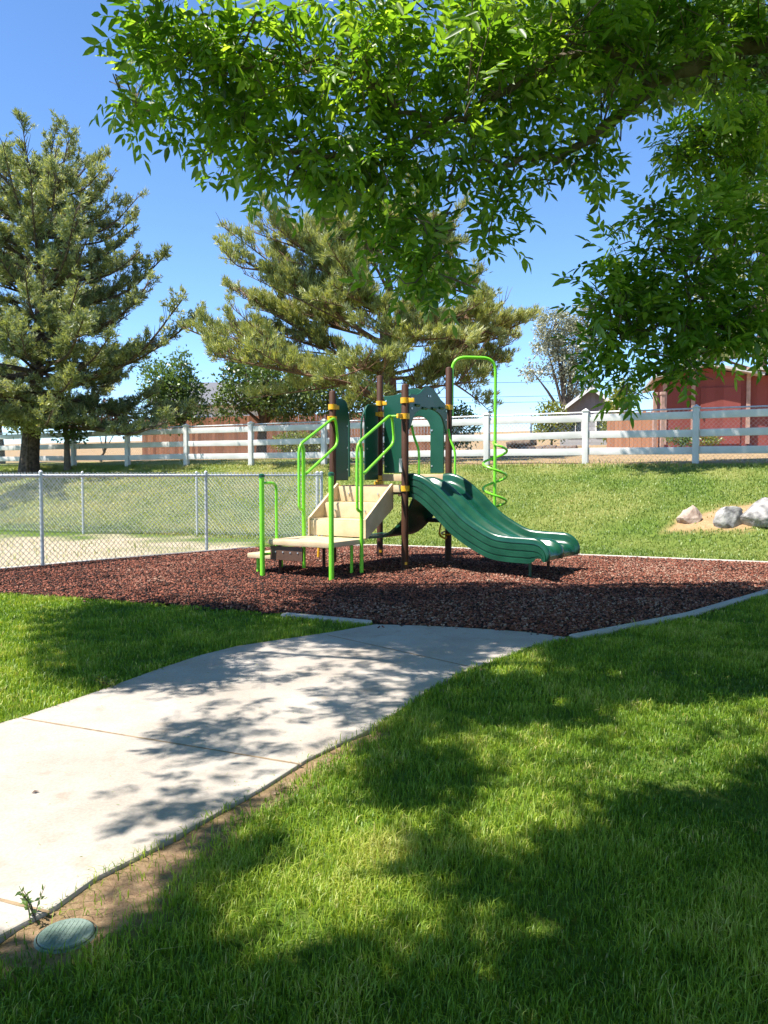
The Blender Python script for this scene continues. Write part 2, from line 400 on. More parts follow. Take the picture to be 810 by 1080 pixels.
def ground_mat():
    m, t, b = nodes('ground_grass_and_soil')
    tc = N(t, 'ShaderNodeTexCoord')
    def no(s, d=6, r=0.6):
        n = N(t, 'ShaderNodeTexNoise'); n.inputs['Scale'].default_value = s; n.inputs['Detail'].default_value = d; n.inputs['Roughness'].default_value = r
        t.links.new(tc.outputs['Object'], n.inputs['Vector']); return n.outputs[0]
    def rp(src, stops):
        r = ramp(t, stops); t.links.new(src, r.inputs[0]); return r.outputs[0]
    def mix(f, a, c):
        n = N(t, 'ShaderNodeMixRGB'); t.links.new(f, n.inputs[0]); t.links.new(a, n.inputs[1]); t.links.new(c, n.inputs[2]); return n.outputs[0]
    def at_(nm): return N(t, 'ShaderNodeAttribute', attribute_name=nm).outputs['Fac']
    green = rp(no(9, 8, 0.7), [(0.3, (0.05, 0.095, 0.014)), (0.55, (0.12, 0.18, 0.03)), (0.75, (0.19, 0.23, 0.05))])
    yel = rp(no(14, 8, 0.7), [(0.3, (0.13, 0.16, 0.035)), (0.7, (0.31, 0.29, 0.10))])
    lawn = mix(at_('yellow'), green, yel)
    dryc = rp(no(3, 8, 0.7), [(0.3, (0.24, 0.16, 0.085)), (0.7, (0.42, 0.30, 0.17))])
    yardc = rp(no(22, 8, 0.75), [(0.32, (0.22, 0.16, 0.09)), (0.5, (0.46, 0.38, 0.26)), (0.7, (0.66, 0.58, 0.45))])
    orc = rp(no(12, 7, 0.7), [(0.3, (0.34, 0.20, 0.10)), (0.7, (0.52, 0.34, 0.19))])
    soc = rp(no(30, 8, 0.75), [(0.3, (0.19, 0.115, 0.065)), (0.7, (0.44, 0.30, 0.185))])
    c = mix(at_('dry'), lawn, dryc); c = mix(at_('yard'), c, yardc); c = mix(at_('boul'), c, orc); c = mix(at_('soil'), c, soc)
    t.links.new(c, b.inputs['Base Color']); b.inputs['Roughness'].default_value = 0.95; b.inputs['Specular IOR Level'].default_value = 0.1
    bp = N(t, 'ShaderNodeBump'); bp.inputs['Strength'].default_value = 0.8; bp.inputs['Distance'].default_value = 0.03
    t.links.new(no(35, 8, 0.75), bp.inputs['Height']); t.links.new(bp.outputs[0], b.inputs['Normal'])
    return m
g = mesh_np('ground', np.stack([x, y, z], -1), [Q], np.full(len(x), .5), ground_mat(), smooth=True)
for nm, a in (('dry', dry), ('yard', yard), ('boul', boul), ('soil', soil), ('yellow', yellow)):
    q = g.data.attributes.new(nm, 'FLOAT', 'POINT'); q.data.foreach_set('value', a.astype(np.float32))
tag(g, kind='structure')

# path: a concrete slab
mb = MB()
mb.prism(PATH, lambda u, v, o: (u, v, o), -0.10, 0.014)
p = mb.build('path', M['concrete']); tag(p, kind='structure')
bv = p.modifiers.new('edge', 'BEVEL'); bv.width = 0.008; bv.segments = 2; bv.limit_method = 'ANGLE'; bv.angle_limit = math.radians(60)
mb = MB()
def seam(a, b):
    a = Vector((*a, 0.0152)); b = Vector((*b, 0.0152)); d = (b - a); n = Vector((-d.y, d.x, 0)).normalized()
    k = 14; V = []
    for i in range(k + 1):
        q = a + d * (i / k); wd = 0.005 + 0.003 * random.random()
        V += [q + n * wd, q - n * wd]
    mb.add(V, [(2 * i, 2 * i + 1, 2 * i + 3, 2 * i + 2) for i in range(k)])
seam(at(24, 757.5, .015), at(318, 806, .015)); seam(at(-170, 905, .015), at(52, 962, .015)); seam(at(345, 669.5, .015), at(500, 704, .015))
p = mb.build('path_seams', M['seam']); tag(p, kind='structure')

# ------------------------------------------------------------------ mulch bed
bbx = np.array(MULCH); xs = np.arange(bbx[:, 0].min(), bbx[:, 0].max(), 0.10); ys = np.arange(bbx[:, 1].min(), bbx[:, 1].max(), 0.10)
A, B = np.meshgrid(xs, ys); a = A.ravel(); b_ = B.ravel()
ins = inside(MULCH, a, b_)
ed = seg_dist(MULCH, a, b_)
hz = 0.012 + 0.02 * fbm(a, b_, 1.3, 5.5) * np.clip(ed / 0.4, 0, 1) * ins
hollow = lambda u, v: .05 * np.exp(-(((u - 2.15) / .45) ** 2 + ((v - 9.15) / .35) ** 2)) + .035 * np.exp(-(((u + 1.75) / .4) ** 2 + ((v - 9.5) / .4) ** 2))
hz = hz - hollow(a, b_)
hz = np.where(ins | (ed < 0.10), hz, -0.08)
I = np.arange(len(a)).reshape(len(ys), len(xs))
Q = np.stack([I[:-1, :-1], I[:-1, 1:], I[1:, 1:], I[1:, :-1]], -1).reshape(-1, 4)
keep = (ins | (ed < 0.10))[Q].all(1)
mm = noisy('mulch_bed', (0.020, 0.010, 0.009), (0.10, 0.036, 0.030), 40, 0.9, bump=1.0, bscale=45, spec=0.15)
mg = mesh_np('mulch_bed', np.stack([a, b_, hz], -1), [Q[keep]], np.full(len(a), .5), mm, smooth=True); tag(mg, kind='structure')
def bedz(px_, py_): return 0.012 - .0 + 0.02 * fbm(px_, py_, 1.3, 5.5) * np.clip(seg_dist(MULCH, px_, py_) / 0.4, 0, 1) - hollow(px_, py_)
def chips(n):
    cx = rng.uniform(bbx[:, 0].min(), bbx[:, 0].max(), n * 3); cy = rng.uniform(bbx[:, 1].min(), bbx[:, 1].max(), n * 3)
    k = inside(MULCH, cx, cy); cx, cy = cx[k][:n], cy[k][:n]; n = len(cx)
    cz = bedz(cx, cy) + rng.uniform(0.0, 0.014, n)
    ex = rng.uniform(-5, 6, 60000); ey = rng.uniform(5.6, 10, 60000); dd_ = seg_dist(MULCH_NEAR, ex, ey, False)     # chips kicked out over the edge
    k = ~inside(MULCH, ex, ey) & (rng.random(60000) < np.exp(-dd_ / .06) * .35); ex, ey = ex[k], ey[k]
    cx = np.concatenate([cx, ex]); cy = np.concatenate([cy, ey]); cz = np.concatenate([cz, np.full(len(ex), .017)]); n = len(cx)
    L = rng.uniform(0.005, 0.017, n); W = L * rng.uniform(0.35, 0.7, n); T = L * rng.uniform(0.25, 0.5, n)
    base = np.array([(-1, -1, -1), (1, -1, -1), (1, 1, -1), (-1, 1, -1), (-1, -1, 1), (1, -1, 1), (1, 1, 1), (-1, 1, 1)], float)
    P = base[None] * np.stack([L, W, T], -1)[:, None] * rng.uniform(0.55, 1.1, (n, 8, 1))
    yw = rng.uniform(0, 6.283, n); pt = rng.normal(0, 0.45, n); rl = rng.normal(0, 0.45, n)
    c, s = np.cos(pt)[:, None], np.sin(pt)[:, None]
    X, Y, Z = P[..., 0], P[..., 1], P[..., 2]; X, Z = X * c - Z * s, X * s + Z * c
    c, s = np.cos(rl)[:, None], np.sin(rl)[:, None]; Y, Z = Y * c - Z * s, Y * s + Z * c
    c, s = np.cos(yw)[:, None], np.sin(yw)[:, None]; X, Y = X * c - Y * s, X * s + Y * c
    V = np.stack([X + cx[:, None], Y + cy[:, None], Z + cz[:, None]], -1).reshape(-1, 3)
    f = np.array([(0, 3, 2, 1), (4, 5, 6, 7), (0, 1, 5, 4), (1, 2, 6, 5), (2, 3, 7, 6), (3, 0, 4, 7)])
    F = (f[None] + (np.arange(n) * 8)[:, None, None]).reshape(-1, 4)
    return V, F, np.repeat((rng.uniform(0, 1, n) + .16 * fbm(cx, cy, .8, 4.4) + .02 * (cx - 1)).clip(0, 1), 8)
V, F, T = chips(170000)
M['chip'] = tinted('rubber_mulch', [(0.0, (0.012, 0.009, 0.009)), (0.25, (0.045, 0.025, 0.019)), (0.45, (0.170, 0.056, 0.033)), (0.80, (0.275, 0.095, 0.058)), (1.0, (0.38, 0.25, 0.18))], 0.85, 0.25)
tag(mesh_np('mulch_chips', V, [F], T, M['chip']), kind='stuff')

def curb(pts, label, wd=0.10, z0=-0.1, z1=0.034):
    mb = MB(); P = [Vector((*p, 0)) for p in pts]; n = len(P); L = []; R = []
    for i in range(n):
        d = (P[min(i + 1, n - 1)] - P[max(i - 1, 0)]).normalized(); nn = Vector((-d.y, d.x, 0)) * wd / 2
        L.append(P[i] + nn); R.append(P[i] - nn)
    poly = [(p.x, p.y) for p in L] + [(p.x, p.y) for p in R[::-1]]
    mb.prism(poly, lambda u, v, o: (u, v, o), z0, z1)
    o = mb.build('concrete_border', M['curb']); tag(o, label, 'curb')
    b = o.modifiers.new('edge', 'BEVEL'); b.width = 0.015; b.segments = 2; b.limit_method = 'ANGLE'
    return o
def off(poly, k):   # shift an outline outwards a little
    c = np.array((0.4, 10.0)); return [tuple(np.array(p) + (np.array(p) - c) / np.linalg.norm(np.array(p) - c) * k) for p in poly]
curb(off(MULCH_FAR[0:6], .06), 'long pale concrete border between the red mulch and the sunny lawn behind')
curb(off(MULCH_FAR[6:], .06), 'pale concrete border along the foot of the chain link fence')
curb(off([at(303, 649), at(350, 653.5), at(392, 657.5)], .07), 'short grey concrete border at the left end of the path')
curb(off(MULCH_NEAR[8:], .07), 'pale concrete border between the mulch and the shaded right lawn')

# ------------------------------------------------------------------ grass
def grass(name, cx, cy, cz, L, W, tint, m, lean=0.5, seed=0):
    n = len(cx); r = np.random.default_rng(seed)
    yaw = r.uniform(0, 6.283, n); ln = np.abs(r.normal(0, lean, n)) + 0.08
    dx, dy = np.cos(yaw), np.sin(yaw)
    tw = yaw + r.normal(math.pi / 2, 0.5, n); sx, sy = np.cos(tw) * W / 2, np.sin(tw) * W / 2
    mid = 0.55; mx = dx * L * ln * 0.32; my = dy * L * ln * 0.32; mz = L * mid
    tx = dx * L * ln; ty = dy * L * ln; tz = L * np.maximum(0.35, 1 - 0.35 * ln)
    V = np.empty((n, 5, 3), np.float32)
    V[:, 0] = np.stack([cx - sx, cy - sy, cz - .004], -1); V[:, 1] = np.stack([cx + sx, cy + sy, cz - .004], -1)
    V[:, 2] = np.stack([cx + mx + sx * .8, cy + my + sy * .8, cz + mz], -1); V[:, 3] = np.stack([cx + mx - sx * .8, cy + my - sy * .8, cz + mz], -1)
    V[:, 4] = np.stack([cx + tx, cy + ty, cz + tz], -1)
    o = np.arange(n) * 5
    F4 = np.stack([o, o + 1, o + 2, o + 3], -1); F3 = np.stack([o + 3, o + 2, o + 4], -1)
    ob = mesh_np(name, V.reshape(-1, 3), [F4, F3], np.repeat(tint, 5), m)
    return tag(ob, kind='stuff')
def near_lawn():
    X = []; Y = []; LS = []; WS = []
    for (d0, d1, dens) in ((0.7, 2.6, 22000), (2.6, 4.2, 14500), (4.2, 6.5, 7500), (6.5, 9.6, 4200)):
        a0 = 0.55 * d1 + 1.3
        n = int(dens * (d1 - d0) * 2 * a0)
        qx = rng.uniform(-a0, a0, n); qy = rng.uniform(d0, d1, n)
        X.append(qx); Y.append(qy)
        LS.append(np.full(n, 1.0 if d0 < 4 else 1.08)); WS.append(np.full(n, 0.0031 if d0 < 2.6 else 0.0040 if d0 < 4.2 else 0.0062 if d0 < 6 else 0.0085))
    X = np.concatenate(X); Y = np.concatenate(Y); LS = np.concatenate(LS); WS = np.concatenate(WS)
    pd = seg_dist(PATH, X, Y); md = seg_dist(MULCH, X, Y)
    ok = ~(inside(PATH, X, Y) & (pd > 0.012)) & ~(inside(MULCH, X, Y)) & (md > 0.05)
    s = inside(SOIL, X, Y)
    ok &= ~(s & (rng.random(len(X)) > 0.06)) 
    ok &= ~(~s & (seg_dist(SOIL, X, Y) < 0.07) & (rng.random(len(X)) > 0.45))
    ok &= tfence(X, Y) < -6.8
    rv = np.hypot(X - vb[0], Y - vb[1]); ok &= (rv > 0.083) | ((rv > 0.062) & (Y < vb[1] + .01) & (rng.random(len(X)) < .5))
    # no grass left of the bed beyond the near edge
    ok &= ~((X < -4.2) & (Y > 8.15))
    X, Y, LS, WS = X[ok], Y[ok], LS[ok], WS[ok]
    pat = fbm(X[::1], Y[::1], 1.1, 2.2); pat2 = fbm(X, Y, 5.0, 7.7)
    th = (pat2 < -.38) & (rng.random(len(X)) < .45); X, Y, LS, WS, pat, pat2 = [q[~th] for q in (X, Y, LS, WS, pat, pat2)]
    L = (0.032 + 0.014 * pat + 0.012 * pat2 + rng.normal(0, 0.008, len(X))).clip(0.013, 0.085) * LS
    tall = rng.random(len(X)) < 0.006; L[tall] *= 1.55
    tint = (0.45 + 0.32 * pat + 0.26 * pat2 + rng.normal(0, 0.17, len(X))).clip(0, 0.92)
    dead = rng.random(len(X)) < (0.018 + 0.13 * (pat2 > 0.42)); tint[dead] = rng.uniform(0.94, 1.0, dead.sum())
    grass('grass', X, Y, np.zeros(len(X)), L, WS * rng.uniform(.7, 1.25, len(X)), tint, M['grass'], 0.62, 4)
vb = at(70, 987)
near_lawn()
def far_lawn(n=190000):
    X = rng.uniform(-16, 13, n * 3); Y = rng.uniform(8.5, 30, n * 3)
    t = tfence(X, Y); u = X / Y
    ok = (t > -7.0) & (t < np.where(X < -1, 3.9, -0.15)) & (np.abs(u) < 0.62)
    ok &= ~inside(MULCH, X, Y) & (seg_dist(MULCH, X, Y) > 0.12)
    X, Y = X[ok], Y[ok]; 
    p1 = fbm(X, Y, 0.9, 3.1); p2 = fbm(X, Y, 0.35, 9.4)
    dxy = np.hypot((X + 6.4) / 4.9, (Y - 12.4) / 3.4)
    pr = np.where(dxy + 0.55 * p1 < 0.8, 0.05, 1.0)
    pr = np.where(seg_dist([b1[:2], b2[:2]], X, Y, False) + .55 * p1 < 0.55, 0.05, pr)
    ok = rng.random(len(X)) < pr; X, Y, p1, p2 = X[ok], Y[ok], p1[ok], p2[ok]
    X, Y, p1, p2 = X[:n], Y[:n], p1[:n], p2[:n]
    tt_ = tfence(X, Y)
    stripe = 0.10 * np.sin((X * 0.46 + Y * 0.884) * 2 * math.pi / 1.1)
    tint = (0.42 + 0.34 * p2 + 0.28 * p1 + .22 * sm(-1, -4, X) + stripe + rng.normal(0, .15, len(X))).clip(0, 1)
    L = (0.045 + 0.02 * p1 + rng.normal(0, 0.01, len(X))).clip(0.015, 0.09)
    L = np.where(tt_ > -0.5, L * 1.5, L)
    grass('mown_grass', X, Y, H(X, Y), L, rng.uniform(0.009, 0.017, len(X)), tint, M['lawn'], 0.7, 5)
far_lawn()
def yard_grass(n=16000):       # thin, dry grass at the edge of the dirt in the fenced yard and by the dry strip beyond the rails
    X = rng.uniform(-10, 14, n); Y = rng.uniform(9, 24, n); t = tfence(X, Y)
    ok = ((t < -6) & (np.hypot((X + 6.2) / 4, (Y - 12.2) / 2.3) < 1.1) & (X < -1.5) & ~inside(MULCH, X, Y)) | ((t > -0.2) & (t < 1.6) & (X > 0))
    X, Y = X[ok], Y[ok]
    grass('dry_grass', X, Y, H(X, Y), rng.uniform(.03, .12, len(X)), rng.uniform(.006, .012, len(X)), rng.uniform(.55, 1, len(X)), M['lawn'], .8, 6)
yard_grass()

# ------------------------------------------------------------------ playground structure
O = np.array(at(427, 602)); ANG = math.atan2(-0.55, 0.835); LW = 1.15
ps = thing('playground_structure', 'green, tan and brown playground structure with twin slide standing on the red mulch', 'playground', (O[0], O[1], 0.0), ANG)
PR = 0.046
def clamp(post, p, q, z, dir_=(0, 0), two=False):
    mb = MB(); mb.tube([(p, q, z - .035), (p, q, z + .035)], PR + .013, 16)
    if dir_ != (0, 0):
        d = Vector((*dir_, 0)).normalized(); c = Vector((p, q, z))
        mb.beam(c + d * (PR), c + d * (PR + .085), .035, .055, bev=.006)
    return mb.build('clamp', M['yellow'], post, True)
corners = {'A': (0, 0, 2.36), 'D': (-LW, 0, 2.34), 'B': (0, LW, 2.70), 'C': (-LW, LW, 2.66)}
posts = {}
for k, (p, q, zt) in corners.items():
    mb = MB(); mb.tube([(p, q, -.25), (p, q, zt), (p, q, zt + .012), (p, q, zt + .02)], [PR, PR, PR * .8, PR * .3], 20)
    posts[k] = mb.build('post', M['brown'], ps, True)
for z_, d in ((2.17, (1, .1)), (1.97, (-.3, -1)), (1.055, (-1, 0))): clamp(posts['A'], 0, 0, z_, d)
for z_, d in ((2.14, (0, 1)), (1.98, (.2, -1)), (1.055, (1, 0))): clamp(posts['D'], -LW, 0, z_, d)
for z_, d in ((2.27, (1, 0)), (2.11, (0, -1)), (1.18, (1, 0)), (1.10, (0, -1))): clamp(posts['C'], -LW, LW, z_, d)
for z_, d in ((2.16, (0, -1)), (1.19, (-1, 0))): clamp(posts['B'], 0, LW, z_, d)
MB().box((.0 - .03, -PR + .0, 1.35), (.05, .006, .17), Matrix.Rotation(0.55, 3, 'Z')).build('warning_sticker', M['white'], posts['A'])
for k, (ox, oy) in (('A', (.036, -.032)), ('C', (.03, -.034))):
    p, q, _ = corners[k]; MB().box((p + ox, q + oy, .10), (.03, .008, .035), Matrix.Rotation(.75, 3, 'Z')).build('height_sticker', M['yellow'], posts[k])

# deck
mb = MB(); mb.box((-LW / 2, LW / 2, 1.06), (LW - .06, LW - .06, .05), bev=.012)
for p in (-LW + .12, -LW / 2, -.12): mb.box((p, LW / 2, 1.0), (.05, LW - .12, .09))
deck = mb.build('deck', M['brownvinyl'], ps)
mb = MB(); mb.box((-LW / 2, LW - .01, 1.185), (LW - 2 * PR - .02, .035, .10), bev=.008); mb.build('edge_board', M['tan'], ps, True)
MB().box((-.09, -.02, 1.05), (.13, .035, .09), bev=.008).build('edge_board', M['tan'], ps, True)

# panels
def panel(poly, f, t0, t1, bolts=()):
    mb = MB(); mb.prism(poly, f, t0, t1)
    o = mb.build('panel', M['green'], ps)
    b = o.modifiers.new('edge', 'BEVEL'); b.width = .007; b.segments = 2; b.limit_method = 'ANGLE'; b.angle_limit = math.radians(50)
    if bolts:
        for (u, v) in bolts:
            P = Vector(f(u, v, t0)); Q = Vector(f(u, v, t1)); d = (Q - P).normalized()
            MB().tube([P - d * .009, Q + d * .009], .013, 8).build('bolt', M['bolt'], o)
    return o
def arc(cx, cy, r, a0, a1, n=8, ry=None):
    ry = ry or r
    return [(cx + r * math.cos(math.radians(a0 + (a1 - a0) * k / n)), cy + ry * math.sin(math.radians(a0 + (a1 - a0) * k / n))) for k in range(n + 1)]
rear = lambda u, v, o: (u, LW + o, v)
outl = [(-1.07, 1.25), (-.69, 1.25), (-.69, 1.86)] + arc(-.49, 1.86, .20, 180, 0, 10, .20)[1:-1] + [(-.29, 1.86), (-.29, 1.25), (-.075, 1.25), (-.075, 2.16)] + \
       [(-.12, 2.24), (-.25, 2.30), (-.36, 2.40), (-.50, 2.455), (-.64, 2.45), (-.78, 2.40), (-.9, 2.375), (-1.07, 2.37)]
panel(outl, rear, -.012, .012, [(-.72, 1.35), (-.72, 1.6), (-.72, 1.8), (-.26, 1.35), (-.26, 1.85), (-1.03, 2.3), (-1.03, 1.35)])
hood = lambda u, v, o: (.005 + o, u, v)
outl = [(.075, 1.80), (.115, 1.84)] + arc(.575, 1.93, .40, 168, 12, 14, .17) + [(1.035, 1.84), (1.075, 1.78), (1.08, 2.14), (1.0, 2.21), (.9, 2.25), (.80, 2.32), (.68, 2.385), (.575, 2.395), (.46, 2.37), (.36, 2.30), (.26, 2.265), (.12, 2.265), (.075, 2.22)]
hp = panel(outl, hood, -.012, .012, [(.13, 2.21), (.13, 2.08), (1.03, 2.10), (1.03, 1.98), (.55, 2.27), (.60, 2.27)])
for u in (.27, .45, .70, .90):      # raised cloud shapes along the hood's lower rim
    MB().tube([hood(u - .05, 2.115 + .02 * math.sin(9 * u), .0145), hood(u + .05, 2.115 + .02 * math.sin(9 * u), .0145)], .018, 8).build('raised_trim', M['greenslide'], hp, True)
side = lambda u, v, o: (-LW + o, u, v)
panel([(.06, 1.15), (.345, 1.15), (.345, 2.12)] + arc(.225, 2.12, .12, 0, 90, 7, .14) + [(.06, 2.26)], side, -.012, .012, [(.31, 1.3), (.31, 1.6), (.31, 1.9)])
panel([(1.09, 1.15), (.76, 1.15), (.76, 2.10)] + arc(.88, 2.10, .12, 180, 90, 7, .14) + [(1.09, 2.24)], side, -.012, .012, [(.80, 1.3), (.80, 1.6), (.80, 1.9)])
for pts in ([(-LW - .02, .41, 1.2), (-LW - .02, .41, 2.02), (-LW - .02, .30, 2.2)], [(-LW - .02, .70, 1.2), (-LW - .02, .70, 2.0), (-LW - .02, .82, 2.2)]):
    MB().tube(bent(pts, .1), .014, 8).build('grab_rail', M['green'], ps, True)

# stairs: three tan steps, landing, low step
P0, P1 = -1.06, -.19
steps = [(0.0, -.30, .86, 1.085), (-.30, -.60, .665, .865), (-.60, -.62, .45, .67)]
mb = MB()
mb.box(((P0 + P1) / 2, -.012, .975), (P1 - P0 - .03, .028, .20), bev=.006)
mb.box(((P0 + P1) / 2, -.16, .855), (P1 - P0 - .03, .30, .030), bev=.006)
mb.box(((P0 + P1) / 2, -.312, .765), (P1 - P0 - .03, .028, .18), bev=.006)
mb.box(((P0 + P1) / 2, -.46, .655), (P1 - P0 - .03, .30, .030), bev=.006)
mb.box(((P0 + P1) / 2, -.612, .555), (P1 - P0 - .03, .028, .19), bev=.006)
st = mb.build('steps', M['tan'], ps, True)
for p in (P0 + .2, P1 - .2):
    for (q, z_) in ((-.03, .98), (-.33, .77)): MB().tube([(p, q + .0, z_), (p, q - .012, z_)], .012, 8).build('bolt', M['bolt'], st)
for p in (P0, P1):
    mb = MB(); s = 1 if p == P1 else -1
    poly = [(0.0, 1.10), (0.0, .80), (-.10, .80), (-.62, .45), (-.62, .66)]
    mb.prism([(0, 1.10), (-.02, 1.115), (-.60, .70), (-.63, .68), (-.63, .45), (-.60, .44), (0, .80)], lambda u, v, o: (p + o, u, v), -.016, .016)
    mb.build('stringer', M['tan'], ps)
L0, L1, K0, K1 = -1.12, -.19, -1.36, -.62
mb = MB(); mb.box(((L0 + L1) / 2, (K0 + K1) / 2, .415), (L1 - L0, K1 - K0 - .01, .065), bev=.014); land = mb.build('landing', M['tan'], ps, True)
mb = MB(); mb.box(((L0 - .20), -.98, .225), (.40, .62, .06), bev=.014); low = mb.build('low_step', M['tan'], ps, True)
mb = MB(); mb.box((-.86, K0 + .05, .285), (.50, .022, .17), bev=.005); br = mb.build('riser_panel', M['brownvinyl'], ps)
for i in range(4): MB().tube([(-1.02 + i * .115, K0 + .05, .30), (-1.02 + i * .115, K0 + .031, .30)], .010, 8).build('bolt', M['bolt'], br)
for (p, q, zt) in ((-1.04, -1.22, .39), (-1.42, -1.20, .20), (-1.42, -.75, .20), (-.75, -.72, .39), (-.30, -.75, .39)):
    MB().tube([(p, q, -.2), (p, q, zt)], .020, 10).build('leg', M['lime'] if p > -.5 or p < -1.1 else M['brown'], ps, True)
# hand posts of the transfer landing
for (p, q, zt) in ((-1.13, -1.44, 1.20), (-.17, -1.33, 1.22)):
    mb = MB(); mb.tube([(p, q, -.2), (p, q, zt)], .030, 14); hpst = mb.build('hand_post', M['lime'], ps, True)
    mb = MB(); mb.tube([(p, q, zt), (p, q, zt + .03), (p, q, zt + .045)], [.037, .037, .015], 14); mb.build('post_cap', M['green'], hpst, True)
    if p > -.5: continue
    mb = MB(); mb.tube(bent([(p, q, zt - .07), (p + .02, q + .24, zt - .07), (p + .02, q + .24, .27), (p, q, .27)], .09), .017, 10); mb.build('hand_loop', M['lime'], hpst, True)
# handrails beside the steps
for p in (-1.08, -.18):
    mb = MB()
    loop = bent([(p, -.80, .83), (p, -.80, 1.60), (p, -.03, 2.01), (p, .03, 1.64), (p, -.66, 1.24)], .11)
    mb.tube(loop, .0185, 10)
    mb.tube(bent([(p, -.80, .90), (p, -.80, .80), (p, -.71, .78)], .05), .0185, 10)
    mb.tube([(p, -.71, -.2), (p, -.71, 1.55), (p, -.745, 1.64)], [.024, .024, .016], 12)
    mb.tube([(p, -.06, 1.975), ((0 if p > -.5 else -LW) - (.05 if p > -.5 else -.05), -.02, 1.975)], .015, 8)
    mb.build('handrail', M['lime'], ps, True)

# twin slide
prof = catmull([(-.03, 1.10), (.10, 1.10), (.26, 1.03), (.48, .86), (.75, .62), (1.0, .47), (1.2, .385), (1.4, .36), (1.62, .355), (1.74, .348), (1.81, .325), (1.85, .275), (1.855, .22)], 6)
Q0, Q1 = .05, 1.11; WQ = Q1 - Q0
half = [(0, -.165), (0, -.112), (.012, -.106), (.012, -.098), (0, -.092), (0, -.03), (.012, -.024), (.012, -.016), (0, -.010), (0, .052), (.012, .058), (.012, .066), (0, .072), (.004, .115), (.016, .138), (.034, .145), (.054, .135), (.066, .11), (.074, .06), (.088, .02), (.115, .003), (.16, 0), (.26, -.004), (.36, 0), (.43, .008), (.462, .03), (.480, .075), (.50, .092), (.53, .097)]
sect = half + [(WQ - a, b) for a, b in half[::-1][1:]]
V = []; n = len(sect); m_ = len(prof)
for i, c in enumerate(prof):
    d = prof[min(i + 1, m_ - 1)] - prof[max(i - 1, 0)]; d = d / np.linalg.norm(d); nn = np.array((-d[1], d[0]))
    k = 1.0; f = i / (m_ - 1)
    if f > .74: k = 1 - .70 * ((f - .74) / .26) ** 1.2
    for (a, b_) in sect:
        e = c + nn * b_ * (k if b_ > 0 else 1.0 - .97 * max(0, (f - .70) / .30))
        V.append((e[0], Q0 + a, e[1]))
F = [(i * n + j, i * n + j + 1, (i + 1) * n + j + 1, (i + 1) * n + j) for i in range(m_ - 1) for j in range(n - 1)]
mb = MB(); mb.add(V, F)
slide = mb.build('slide', M['greenslide'], ps, True, 55)
for (p, q) in ((1.62, .22), (1.66, .70)): MB().tube([(p, q, -.2), (p, q, .33)], .019, 10).build('slide_leg', M['green'] if q < .5 else M['brown'], slide, True)
for (p, q, z_) in ((.86, .83, .55), (1.35, .3, .332)): MB().tube([(p, q, z_ - .01), (p + .004, q, z_ + .008)], .014, 8).build('bolt', M['bolt'], slide)
for q, s in ((.13, 1), (1.10, 1)):
    MB().tube(bent([(.02, q, 1.86), (.05, q, 1.72), (.13, q, 1.55), (.13, q, 1.20)], .08), .0165, 10).build('grab_rail', M['lime'], ps, True)

# spiral climber with its overhead loop
sp_, sq = .48, 1.63
mb = MB(); mb.tube(bent([(.02, LW + .055, 2.05), (.02, LW + .055, 2.86), (sp_, sq, 2.86), (sp_, sq, -.2)], .20, 8), .023, 12)
cl = mb.build('climber_pole', M['lime'], ps, True)
mb = MB(); pts = [(sp_ + .01, sq, 1.70)]
for i in range(0, 101):
    a = -2 + i / 100 * 2 * math.pi * 2.9; r = .165 * min(1, i / 8)
    pts.append((sp_ + r * math.cos(a), sq + r * math.sin(a), 1.70 - 1.03 * i / 100))
pts.append((sp_, sq, .66))
mb.tube(pts, .0175, 8); mb.build('spiral_rung', M['lime'], cl, True)

# things under the deck: curved panel, small seat, yellow arch climber
mb = MB(); pr2 = catmull([(.02, 1.02), (-.04, .86), (-.18, .62), (-.40, .43), (-.62, .37), (-1.0, .36)], 5)
V = []
for e in pr2: V += [(e[0], .25, e[1]), (e[0], 1.0, e[1]), (e[0] - .02, 1.0, e[1] + .03), (e[0] - .02, .25, e[1] + .03)]
k = len(pr2)
F = [(4 * i + j, 4 * i + (j + 1) % 4, 4 * i + 4 + (j + 1) % 4, 4 * i + 4 + j) for i in range(k - 1) for j in range(4)] + [(0, 1, 2, 3), (4 * k - 4, 4 * k - 3, 4 * k - 2, 4 * k - 1)]
mb.add(V, F); mb.build('curved_panel', M['green'], ps, True)
mb = MB(); mb.box((-.06, LW - .16, .60), (.30, .26, .05), bev=.015); seat = mb.build('seat', M['black'], ps, True)
mb = MB(); mb.tube(bent([(-.03, LW - .14, .57), (-.05, LW - .19, .40), (-.02, LW - .05, .33), (.03, LW - .0, .40)], .08), .014, 8)
mb.tube([(.12 * math.cos(a) + .03, LW + .12 * math.sin(a), .42 + .02 * math.sin(a)) for a in np.linspace(0, 6.28, 20)], .012, 8); mb.build('bracket', M['yellow'], seat, True)
mb = MB()
for q in (.42, .74):
    mb.tube(bent([(-LW - .02, q, 1.06), (-LW - .28, q, 1.0), (-LW - .55, q, .55), (-LW - .60, q, -.2)], .3, 8), .018, 8)
for i in range(4):
    p_ = bent([(-LW - .02, 0, 1.06), (-LW - .28, 0, 1.0), (-LW - .55, 0, .55), (-LW - .60, 0, -.2)], .3, 8)[2 + i * 4]
    mb.tube([(p_.x, .42, p_.z), (p_.x, .74, p_.z)], .015, 8)
mb.build('arch_climber', M['yellow'], ps, True)

